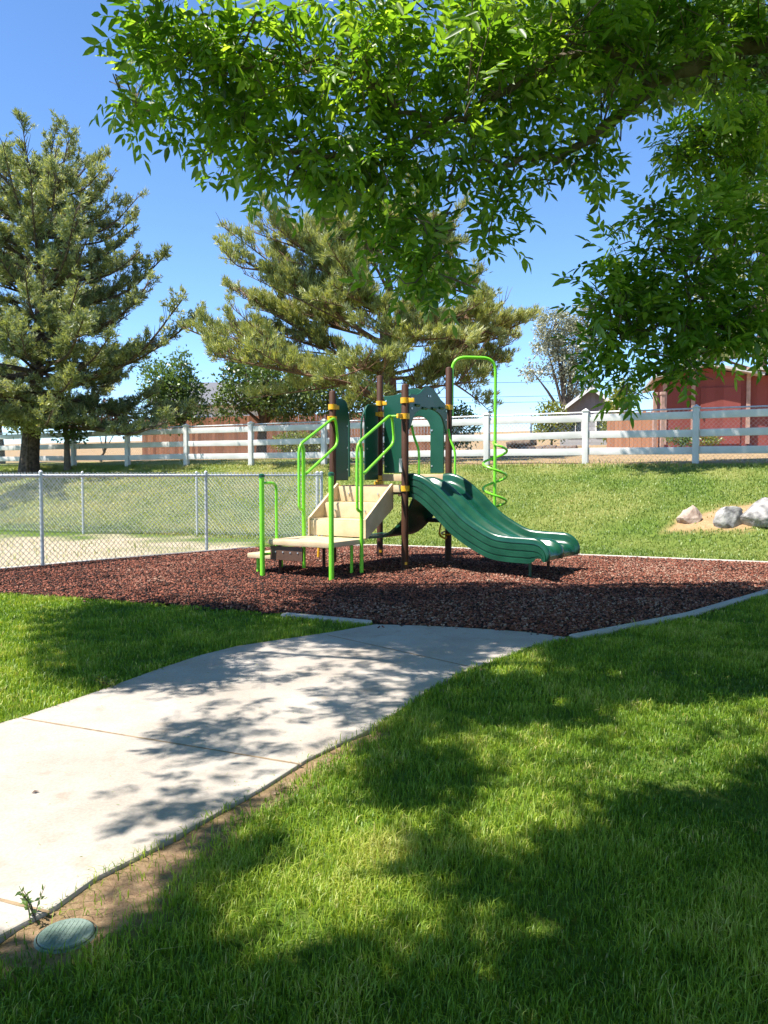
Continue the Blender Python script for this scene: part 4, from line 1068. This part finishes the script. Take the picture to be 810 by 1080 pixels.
def lob(px_, py_, rx, ry, d, o, dy=0, depth=None):
    """ellipsoid seen at a picture position, radii in picture px"""
    c = far(px_, py_, d + dy); s = d / FPX
    return (c[0] - o[0], c[1] - o[1], c[2] - o[2], rx * s, (depth or (rx + ry) / 2) * s, ry * s)
def ltree(name, label, px_, pbase, d, lobes, *a, **k):
    c = far(px_, pbase, d); o = np.array((c[0], c[1], h(c[0], c[1])))
    return leafy_tree(name, label, c[0], c[1], k.pop('trunk_h', 1.5), [lob(*(q[:4]), d, o, *(q[4:])) for q in lobes], *a, **k)
ltree('shade_tree', 'dark green round-crowned tree standing against the brown board fence', 275, 455, 35, [(262, 405, 30, 24), (290, 408, 24, 26, -1), (245, 425, 18, 16), (300, 425, 22, 18), (270, 385, 22, 16, 1), (320, 415, 22, 22, 1)], 41, M['broad'], M['bark'], leaf=.17, trunk_r=.20)
ltree('shade_tree', 'dark leafy tree behind the pine, its crown below the pine limbs', 350, 455, 34, [(340, 415, 24, 20), (368, 420, 24, 18), (390, 405, 20, 20)], 43, M['broad'], M['bark'], leaf=.17, trunk_r=.15)
ltree('small_tree', 'slim light green tree right of the tall conifer in front of the grey roof', 197, 460, 33, [(192, 385, 11, 14), (200, 410, 14, 14), (183, 415, 16, 20), (205, 432, 14, 12), (178, 440, 16, 12), (165, 405, 16, 24)], 47, M['broadlight'], M['bark'], leaf=.14, trunk_r=.09)
ltree('small_tree', 'short tree with crooked pale stem just right of the conifer trunk', 71, 490, 26.4, [(68, 452, 13, 10), (62, 440, 10, 8), (80, 458, 9, 8)], 53, M['broad'], M['vinylwhite'] if False else M['steel'] if False else M['barkash'], leaf=.12, trunk_r=.10, trunk_h=1.0)
ltree('small_tree', 'yellow-green shrubby growth against the foot of the big conifer trunk', 28, 492, 26.0, [(30, 434, 16, 16), (22, 448, 12, 9), (40, 446, 10, 10)], 59, M['pine'], M['bark'], leaf=.13, trunk_r=.05, trunk_h=.9)
ltree('plum_tree', 'dark red leaved tree at the far left edge behind the conifer', 2, 470, 33, [(-4, 410, 18, 22), (8, 428, 14, 16), (-16, 420, 16, 24)], 61, M['redleaf'], M['bark'], leaf=.15, trunk_r=.12)
ltree('shrub', 'reddish bush in front of the board fence below the conifer limbs', 105, 470, 32, [(100, 442, 14, 10), (116, 438, 12, 12), (130, 446, 10, 9)], 67, M['redleaf'], M['bark'], leaf=.13, trunk_r=.05, trunk_h=.4, cat='bush')
ltree('silver_tree', 'silvery pale tree with airy crown right of the playground loop', 600, 470, 46, [(585, 345, 20, 18), (605, 360, 22, 22), (592, 385, 16, 14), (562, 392, 12, 8), (610, 400, 18, 18), (575, 360, 14, 12), (615, 335, 14, 14)], 71, M['silver'], M['barkash'], leaf=.15, trunk_r=.22, droop=.5, gaps=.16, dens=.9)
ltree('shrub', 'yellow-green bush left of the grey shed', 582, 470, 37, [(580, 440, 13, 14), (590, 450, 12, 12), (574, 452, 10, 10)], 73, M['yellowgreen'], M['bark'], leaf=.14, trunk_r=.05, trunk_h=.4, cat='bush')
ltree('shrub', 'yellow-green vine-like bush right of the grey shed', 650, 470, 36, [(652, 430, 10, 16), (645, 452, 9, 12), (660, 415, 10, 12)], 79, M['yellowgreen'], M['bark'], leaf=.14, trunk_r=.05, trunk_h=.4, cat='bush')
ltree('shrub', 'small dark green bush at the foot of the red barn', 718, 470, 27, [(716, 461, 10, 7), (726, 465, 7, 5)], 83, M['broadlight'], M['bark'], leaf=.09, trunk_r=.03, trunk_h=.2, cat='bush')
ltree('flower_clump', 'low yellow-flowered clump beside the barn', 746, 470, 26.5, [(742, 463, 8, 5), (752, 464, 6, 4)], 89, M['yellowgreen'], M['bark'], leaf=.08, trunk_r=.02, trunk_h=.1, cat='plant')
ltree('shrub', 'green-yellow bush behind the mesh near the pine trunk', 312, 478, 30, [(312, 467, 22, 10), (328, 470, 14, 8)], 97, M['yellowgreen'], M['bark'], leaf=.10, trunk_r=.03, trunk_h=.2, cat='bush')
ltree('shrub', 'low dark bush behind the fence right of the slide tower', 470, 478, 27, [(486, 450, 18, 20), (470, 462, 12, 12)], 101, M['broad'], M['bark'], leaf=.11, trunk_r=.03, trunk_h=.2, cat='bush')

# big tree standing just right of the view near the rail fence: its left limbs show behind the ash leaves and shade the fence and barn
tb = (10.8, 16.9); tz = h(*tb)
leafy_tree('shade_tree', 'big leafy tree behind the ash leaves at the upper right picture edge', tb[0], tb[1], 8.6,
           [(X_ - tb[0], Y_ - tb[1], Z_ - tz, rx, ry, rz) for X_, Y_, Z_, rx, ry, rz in ((2.6, 16.3, 9.6, 1.0, .9, .7), (4.0, 16.3, 10.0, 1.2, 1.1, .9), (5.4, 16.5, 9.7, 1.3, 1.1, .9), (6.8, 16.5, 9.8, 1.2, 1.3, .8), (8.5, 16.6, 8.6, 1.3, 1.5, 1.2), (9.8, 16.9, 9.6, 1.8, 1.8, 1.5), (11.8, 17.2, 8.5, 2.0, 2.0, 1.6), (9.0, 16.6, 6.6, .9, 1.2, .8))],
           113, M['broadlight'], M['barkash'], leaf=.17, trunk_r=.34, dens=1.25, gaps=.5)
# ------------------------------------------------------------------ the ash tree overhead
def compound(B_, D_, r, n_leaf=7, L0=.165, size=.070):
    """compound ash leaves: a stalk with a leaflet at the tip and pairs along it, each leaflet folded on its rib"""
    n = len(B_); D_ = unit(D_)
    up = unit(np.array((0, 0, 1.0)) + r.normal(0, .55, (n, 3)))
    S = unit(np.cross(D_, up)); U = np.cross(S, D_)
    L = L0 * r.uniform(.75, 1.25, n); tl = (.48 + r.normal(0, .24, n))
    Vs = []; Ts = []
    specs = [(1.0, 0, 1.05)] + [(f, s, k) for f, k in ((.40, .85), (.64, 1.0), (.86, 1.05)) for s in (-1, 1)]
    for (f, s, k) in specs[:n_leaf]:
        b = B_ + D_ * (L * f)[:, None] - np.array((0, 0, 1)) * (.10 * f * f * L)[:, None]
        ang = s * r.uniform(.75, 1.15, n)
        d = unit(D_ * np.cos(ang)[:, None] + S * np.sin(ang)[:, None] + U * r.normal(-.12, .22, n)[:, None] + np.array((0, 0, -.10)))
        sd = unit(np.cross(d, U + r.normal(0, .25, (n, 3)))); nu = np.cross(sd, d)
        ln = size * k * r.uniform(.75, 1.25, n); wd = ln * r.uniform(.34, .46, n) * .5; fold = wd * r.uniform(.15, .55, n)
        def P(a, q): return b + d * (ln * a)[:, None] + sd * (wd * q)[:, None] + nu * (fold * abs(q) - ln * .10 * a * a)[:, None]
        Vs.append(np.stack([P(0, 0), P(.30, -.85), P(.66, -.72), P(1, 0), P(.66, .72), P(.30, .85)], 1)); Ts.append(np.repeat((tl + r.normal(0, .08, n)).clip(0, 1), 6))
    # stalks as slim folded strips
    e = B_ + D_ * L[:, None] - np.array((0, 0, 1)) * (.10 * L)[:, None]; wv = S * .0012
    st = np.stack([B_ - wv, B_ + wv, e + wv * .6, e - wv * .6], 1)
    Vl = np.concatenate([v.reshape(-1, 3) for v in Vs]); m = len(Vl) // 6; o = np.arange(m) * 6
    F = np.concatenate([np.stack([o, o + 1, o + 2, o + 3], -1), np.stack([o, o + 3, o + 4, o + 5], -1)])
    k0 = len(Vl); Vst = st.reshape(-1, 3); Fst = (np.arange(len(Vst)) + k0).reshape(-1, 4)
    return np.concatenate([Vl, Vst]), np.concatenate([F, Fst]), np.concatenate([np.concatenate(Ts), np.full(len(Vst), .6)])
def ash():
    r = np.random.default_rng(77); base = np.array((4.9, 3.9, 0.0))
    t = thing('ash_tree', 'leafy green ash tree whose branches hang into the top of the picture', 'tree', tuple(base))
    mb = MB(); lb = MB()
    limbs = {}
    def limb(pts, r0, r1, n=8, keep=None):
        P = np.array(catmull(pts, 5)); P[1:-1] += r.normal(0, .012, P[1:-1].shape)
        lb.tube([Vector(p - base) for p in P], list(np.linspace(r0, r1, len(P))), n)
        allp.append(P)
    allp = []
    crotch = base + (0, 0, 2.1)
    mb.tube([Vector(p) for p in ((0, 0, -.3), (0, 0, .3), (.03, 0, 1.2), (0, .02, 2.2), (.05, .05, 3.6), (.1, .1, 5.2), (.1, .2, 7.0))], [.27, .21, .185, .18, .13, .08, .03], 14)
    f = far
    main = [crotch, (3.7, 4.1, 2.95), f(830, 50, 4.35), f(745, 66, 4.3), f(690, 88, 4.25), f(655, 122, 4.25), f(600, 160, 4.2), f(540, 172, 4.1), f(480, 166, 4.0)]
    limb(main, .062, .006)
    limb([f(690, 88, 4.25), f(640, 52, 4.1), f(560, 78, 4.0), f(470, 128, 3.95), f(400, 100, 3.9), f(330, 75, 3.9), f(250, 58, 3.9), f(175, 35, 3.9)], .022, .004)
    limb([f(470, 128, 3.95), f(420, 160, 4.0), f(340, 165, 4.0), f(270, 150, 4.1), f(200, 130, 4.2), f(142, 108, 4.2)], .016, .004)
    limb([f(480, 166, 4.0), f(470, 220, 4.0), f(445, 290, 4.05)], .008, .003)
    limb([f(540, 172, 4.1), f(530, 205, 4.1), f(515, 250, 4.1)], .007, .003)
    limb([f(655, 122, 4.25), f(600, 180, 4.3), f(560, 190, 4.3)], .008, .003)
    limb([crotch + (-.1, .1, .1), (3.7, 4.5, 2.35), f(840, 330, 4.7), f(770, 342, 4.65), f(700, 345, 4.6), f(630, 350, 4.6)], .04, .005)
    limb([f(770, 342, 4.65), f(720, 290, 4.6), f(690, 240, 4.6)], .012, .003)
    limb([f(770, 342, 4.65), f(720, 385, 4.6), f(660, 405, 4.6)], .012, .003)
    limb([crotch + (-.1, .3, .6), (4.4, 5.6, 3.4), f(850, 100, 6.4), f(770, 130, 6.3), f(710, 160, 6.2)], .05, .006)
    limb([crotch + (-.3, 0, .8), (3.0, 3.6, 4.1), (1.2, 3.6, 4.9), (-.8, 3.9, 5.0), (-2.6, 4.3, 4.6), (-3.8, 4.8, 4.4)], .085, .012)
    limb([crotch + (-.2, -.3, .7), (3.0, 2.6, 3.9), (1.2, 2.0, 4.2), (-.6, 1.7, 4.0), (-2.0, 1.6, 3.7)], .075, .012)
    limb([crotch + (-.2, .4, .9), (3.4, 5.2, 4.6), (1.2, 6.0, 5.6), (-1.0, 6.4, 5.8), (-2.8, 6.3, 5.4)], .075, .012)
    limb([crotch + (.1, -.3, .5), (4.6, 2.0, 3.6), (3.4, .3, 4.2), (1.6, -.4, 4.2)], .07, .012)
    AP = np.concatenate(allp)
    # foliage seen in the picture: clusters (px, py, rx, ry, depth, leaves per area)
    bl = [(164, 25, 46, 32, 3.9, 1), (142, 108, 24, 26, 4.2, .9), (134, 82, 12, 12, 4.2, .5), (205, 55, 62, 55, 3.9, 1), (215, 130, 48, 36, 4.1, 1), (290, 55, 70, 60, 3.9, 1), (295, 140, 62, 48, 4.0, 1), (275, 195, 22, 14, 4.0, .6),
          (375, 50, 75, 60, 3.9, 1), (370, 150, 66, 58, 4.0, 1), (350, 205, 40, 26, 4.0, .9), (400, 215, 36, 30, 4.0, 1), (440, 255, 46, 46, 4.05, 1.05), (450, 292, 34, 20, 4.05, .9), (415, 295, 16, 14, 4.05, .6), (460, 55, 75, 60, 3.95, 1),
          (470, 150, 60, 54, 4.0, 1), (510, 215, 30, 34, 4.1, .9), (530, 245, 16, 14, 4.1, .5), (550, 50, 75, 50, 4.0, .9), (545, 140, 48, 40, 4.1, .9), (615, 150, 44, 26, 4.25, .7), (625, 180, 34, 10, 4.25, .4),
          (620, 45, 62, 42, 4.1, 1.15), (690, 25, 60, 32, 4.2, 1.2), (655, 95, 44, 30, 4.1, .9), (770, 25, 55, 34, 4.3, 1.2), (780, 85, 40, 24, 4.4, .55), (600, 8, 110, 18, 3.1, .6), (725, 70, 46, 22, 4.0, .7), (580, 95, 40, 30, 4.0, .7),
          (795, 140, 48, 46, 6.3, 1.2), (745, 160, 50, 34, 6.25, 1.15), (703, 172, 18, 16, 6.2, .5), (770, 195, 40, 24, 6.3, .8), (735, 120, 24, 18, 6.2, .5),
          (725, 255, 48, 40, 4.6, 1), (790, 235, 40, 55, 4.7, 1.1), (660, 282, 34, 36, 4.6, .9), (645, 330, 36, 34, 4.6, 1), (705, 320, 60, 46, 4.6, 1.15), (775, 322, 52, 50, 4.65, 1.15), (680, 378, 44, 22, 4.6, 1.05), (632, 368, 24, 18, 4.6, .8), (738, 372, 46, 22, 4.6, 1), (683, 228, 14, 12, 4.6, .5), (668, 404, 20, 10, 4.6, .6), (622, 296, 12, 10, 4.6, .5), (800, 355, 26, 18, 4.65, .9), (690, 212, 8, 8, 4.6, .5)]
    Bp = []; Dp = []
    for (px_, py_, rx, ry, d, k) in bl:
        area = math.pi * rx * ry; sc_ = (4.0 / d) ** 2
        nl = area * (2.9 if px_ > 590 and py_ > 220 else 2.45) / (230 * sc_) * k; ntw = max(2, int(nl / 5)); s = d / FPX
        c = f(px_, py_, d); near = AP[np.argmin(np.linalg.norm(AP - c, axis=1))]
        for _ in range(ntw):
            q = r.normal(size=3); q = q / np.linalg.norm(q) * r.uniform(.25, 1) ** .5
            e = c + q * np.array((rx * s, (rx + ry) * .5 * s, ry * s)) * .95
            a = AP[np.argmin(np.linalg.norm(AP - e, axis=1))]
            out = unit(e - a + r.normal(0, .05, 3)); ln = r.uniform(.14, .28)
            dirv = unit(out * .7 + r.normal(0, .45, 3) + np.array((0, 0, -.10))); st = e - dirv * ln
            lb.tube([Vector(st - base), Vector((st + e) / 2 + (0, 0, .01) - base), Vector(e - base)], [.0035, .0028, .0015], 4, False)
            if r.random() < .30 and np.linalg.norm(st - a) < .8: lb.tube([Vector(a - base), Vector((a + st) / 2 + r.normal(0, .02, 3) - base), Vector(st - base)], [.006, .005, .0035], 4, False)
            for j in range(5):
                g = (j + 1) / 5; Bp.append(st + (e - st) * g)
                sdv = unit(np.cross(dirv, r.normal(size=3)))
                Dp.append(unit(dirv * (.55 if j < 4 else 1.2) + sdv * (.9 if j < 4 else .2) + np.array((0, 0, -.15))))
    V1, F1, T1 = compound(np.array(Bp) - base, np.array(Dp), r)
    # the rest of the crown, out of view: leaves placed to cast the mapped shade
    rows = {622: '.......=##########=', 640: '.=####==##########=#==', 680: '.=###=+++=#++#####+###', 720: '.......+=+####+...+##', 760: '....==++===+++++++.+##', 800: '....+++++##++++..+####', 840: '...+==....+..+=######', 880: '.....#+...#++#########',
            920: '..+.#+....+###########', 960: '...##.....++.+#######', 1000: '##+##=+##+#+##########', 1040: '######################'}
    G = []
    for y0, s in rows.items():
        for i, ch in enumerate(s):
            if ch == '.': continue
            qs = [at(i * 45, y0), at(i * 45 + 45, y0), at(i * 45 + 45, y0 + 40), at(i * 45, y0 + 40)]
            ar = .5 * abs(sum(qs[k][0] * qs[(k + 1) % 4][1] - qs[(k + 1) % 4][0] * qs[k][1] for k in range(4)))
            n = r.poisson(ar * {'#': 1250, '=': 300, '+': 55}[ch])
            if n == 0: continue
            px_ = r.uniform(i * 45, i * 45 + 45, n) + r.normal(0, 13, n); py_ = np.maximum(618, r.uniform(y0, y0 + 40, n) + r.normal(0, 7 if y0 < 760 else 12, n))
            G += [at(a, b) for a, b in zip(px_, py_)]
    for (x0, x1, y0, y1, n) in ((-.9, 4.5, -1.6, 1.75, 3400), (3.6, 7.0, 1.7, 6.0, 2600)):
        G += list(zip(r.uniform(x0, x1, n), r.uniform(y0, y1, n)))
    G = np.array(G)
    Bw = np.array(Bp); Bw = Bw[Bw[:, 0] / Bw[:, 1] < .23]; gx_ = Bw[:, 0] - SH.x * COT * Bw[:, 2]; gy_ = Bw[:, 1] - SH.y * COT * Bw[:, 2]
    hist, xe, ye = np.histogram2d(gx_, gy_, bins=[np.arange(-4, 8, .2), np.arange(-1, 9, .2)])
    have = hist / .04; ix = np.clip(((G[:, 0] + 4) / .2).astype(int), 0, have.shape[0] - 1); iy = np.clip(((G[:, 1] + 1) / .2).astype(int), 0, have.shape[1] - 1)
    G = G[r.random(len(G)) < np.clip(1 - have[ix, iy] / 110, 0, 1)]; n = len(G)
    zc = 3.3 + r.uniform(0, 1.3, n)
    def above(Xc, Yc):      # lowest height there that stays clear of the view
        lim = EYE + .60 * np.maximum(Yc, 0) + .28
        return np.where(np.abs(Xc) < .53 * np.maximum(Yc, 0) + .3, lim, 0)
    for _ in range(4):
        lim = above(G[:, 0] + SH.x * COT * zc, G[:, 1] + SH.y * COT * zc)
        zc = np.maximum(zc, lim + r.uniform(0, .8, n) * (lim > zc))
    Cc = np.stack([G[:, 0] + SH.x * COT * zc, G[:, 1] + SH.y * COT * zc, zc], -1)
    # upper crown: unseen dome added to deepen the shade, same gaps for the sun
    m_ = 80000; a_ = r.uniform(0, 2 * math.pi, m_); q_ = np.sqrt(r.uniform(0, 1, m_)) * 8.2
    Xc = base[0] - 2.2 + q_ * np.cos(a_); Yc = base[1] - .2 + q_ * np.sin(a_); Zc = 4.2 + (1 - (q_ / 8.2) ** 2) * 5.0 * r.uniform(.15, 1, m_)
    Zc = np.maximum(Zc, above(Xc, Yc) + r.uniform(0, .8, m_)); ok = Zc < 9.6
    gx_ = Xc - SH.x * COT * Zc; gy_ = Yc - SH.y * COT * Zc
    dpt = gy_ * math.cos(PITCH) + EYE * math.sin(PITCH); hgt_ = gy_ * math.sin(PITCH) - EYE * math.cos(PITCH)
    ppx = 405 + FPX * gx_ / np.maximum(dpt, .05); ppy = 540 - FPX * hgt_ / np.maximum(dpt, .05)
    ok &= (gy_ < 8.6)
    rk = sorted(rows); shade = np.zeros(m_)
    for y0 in rk:
        sr = rows[y0]; w_ = (ppy >= y0) & (ppy < y0 + 40) & (ppx >= 0); ci = np.clip((ppx / 45).astype(int), 0, 60)
        val = np.array([{'#': 1.0, '=': .25, '+': .04, '.': 0.0}[sr[c_]] if c_ < len(sr) else 1.0 for c_ in ci])
        shade = np.where(w_, val, shade)
    shade = np.where((ppy >= 1080) | (gy_ < 1.7), np.where(gx_ > -1.0, 1.0, .2), shade)
    ix = np.clip(((gx_ + 4) / .2).astype(int), 0, have.shape[0] - 1); iy = np.clip(((gy_ + 1) / .2).astype(int), 0, have.shape[1] - 1)
    ok &= (r.random(m_) < shade * 1.0 * np.clip(1 - have[ix, iy] / 90, 0, 1))
    Cc = np.concatenate([Cc, np.stack([Xc, Yc, Zc], -1)[ok]]); n = len(Cc)
    print('ash leaves', len(Bp), n, ok.sum())
    Dc = unit(r.normal(size=(n, 3)) + np.array((0, 0, -.3)))
    V2, F2, T2 = compound(Cc - Dc * .08 - base, Dc, r)
    for q in range(0, n, 7):
        a = Cc[q]; d = unit(r.normal(size=3)) * r.uniform(.12, .3); lb.tube([Vector(a - d - base), Vector(a - base)], [.004, .002], 3, False)
    V = np.concatenate([V1, V2]); F = np.concatenate([F1, F2 + len(V1)]); T = np.concatenate([T1, T2])
    mb.build('trunk', M['barkash'], t, True); lb.build('branches', M['barkash'], t, True)
    mesh_np('leaves', V, [F], T, M['ashleaf'], t)
ash()

# ------------------------------------------------------------------ small things
M['lid'] = noisy('faded_green_lid', (0.095, 0.145, 0.115), (0.17, 0.225, 0.19), 20, .7, bump=.4, bscale=90)
c = vb
t = thing('valve_box', 'round faded green valve box lid set in bare soil beside the path', 'valve box', (c[0], c[1], -.013))
mb = MB(); mb.tube([(0, 0, -.08), (0, 0, .012), (0, 0, .018)], [.082, .082, .076], 32, False); mb.build('rim', M['lid'], t, True)
mb = MB(); mb.tube([(0, 0, .0), (0, 0, .019), (0, 0, .023)], [.073, .073, .069], 32)
for i in range(-4, 5):
    q = math.sqrt(max(0, .058 ** 2 - (i * .012) ** 2)); mb.beam((i * .012, -q, .0232), (i * .012, q, .0232), .003, .0015)
mb.build('lid', M['lid'], t, True)
def weed(label, px_, py_, n, hh, seed, m='broadlight', spread=.05, group='weeds along the path edge'):
    r = np.random.default_rng(seed); c = at(px_, py_, 0.01); t = thing('weed', label, 'weed', (c[0], c[1], 0.0), 0, group); mb = MB(); fol = Fol()
    for i in range(n):
        a = r.uniform(0, 6.28); tip = np.array((math.cos(a) * spread * r.uniform(.3, 1.2), math.sin(a) * spread * r.uniform(.3, 1.2), hh * r.uniform(.6, 1.1))); b = np.array((r.normal(0, .008), r.normal(0, .008), -.01))
        mid = (b + tip) / 2 + np.array((0, 0, .015)); mb.tube([tuple(b), tuple(mid), tuple(tip)], [.0016, .0013, .0007], 4, False)
        k = 7; g = r.uniform(.3, 1, k); P = b * ((1 - g) ** 2)[:, None] + mid * (2 * g * (1 - g))[:, None] + tip * (g * g)[:, None]
        D = unit(r.normal(size=(k, 3)) + np.array((0, 0, .3))); fol.put(P, P + D * .022, .009, r.uniform(.2, .8, k))
    mb.build('stems', M['bark'], t); fol.build('leaves', M[m], t, r)
weed('small leafy sprig growing beside the path near the valve lid', 36, 968, 6, .10, 3)
weed('broad weeds spilling onto the left path edge', 118, 724, 14, .07, 9, 'yellowgreen', .12)
k = 0
for i, (px_, py_) in enumerate(((285, 835), (300, 827), (340, 801), (462, 728), (505, 706))):
    c = at(px_, py_); bm = bmesh.new(); bmesh.ops.create_icosphere(bm, subdivisions=2, radius=.012 + .012 * random.random())
    for v in bm.verts: v.co = v.co * (1 + .7 * noise.noise(v.co * 45 + Vector((i * 3, 0, 0)))); v.co.z *= .5; v.co.x *= 1.3
    me = bpy.data.meshes.new('pebble'); bm.to_mesh(me); bm.free(); me.materials.append(M['seam'])
    o = bpy.data.objects.new('pebble', me); COL.objects.link(o); o.location = (c[0] + .02, c[1] - .02, .003)
    tag(o, 'small sandy brown pebble lying along the right path edge', 'pebble', 'pebbles along the path edge')
# grass clippings and bits of litter along the slab's edges
cx = rng.uniform(-3, 2, 60000); cy = rng.uniform(1.4, 6.8, 60000); ed = seg_dist(PATH, cx, cy)
k = inside(PATH, cx, cy) & (rng.random(60000) < .30 * np.exp(-ed / .05) + .012); cx, cy = cx[k], cy[k]; k = len(cx); yw = rng.uniform(0, 6.28, k); ln = rng.uniform(.006, .022, k)
fol = Fol(); B0 = np.stack([cx, cy, np.full(k, .0175)], -1); fol.put(B0, B0 + np.stack([np.cos(yw) * ln, np.sin(yw) * ln, rng.uniform(-.001, .003, k)], -1), .0022, rng.choice([.2, .5, .75, .96, .99], k))
tag(fol.build('grass_clippings', M['grass'], None), kind='stuff')
# one dry leaf on the concrete
c = at(33, 832, .032); mb = MB()
mb.add([(0, 0, .001), (.012, .008, .008), (.03, 0, .004), (.012, -.009, .007)], [(0, 1, 2, 3)])
o = mb.build('fallen_leaf', M['log'], None, loc=(c[0], c[1], .0145)); o.rotation_euler = (0, 0, .4); tag(o, 'small dark dry leaf lying on the pale concrete path', 'leaf')
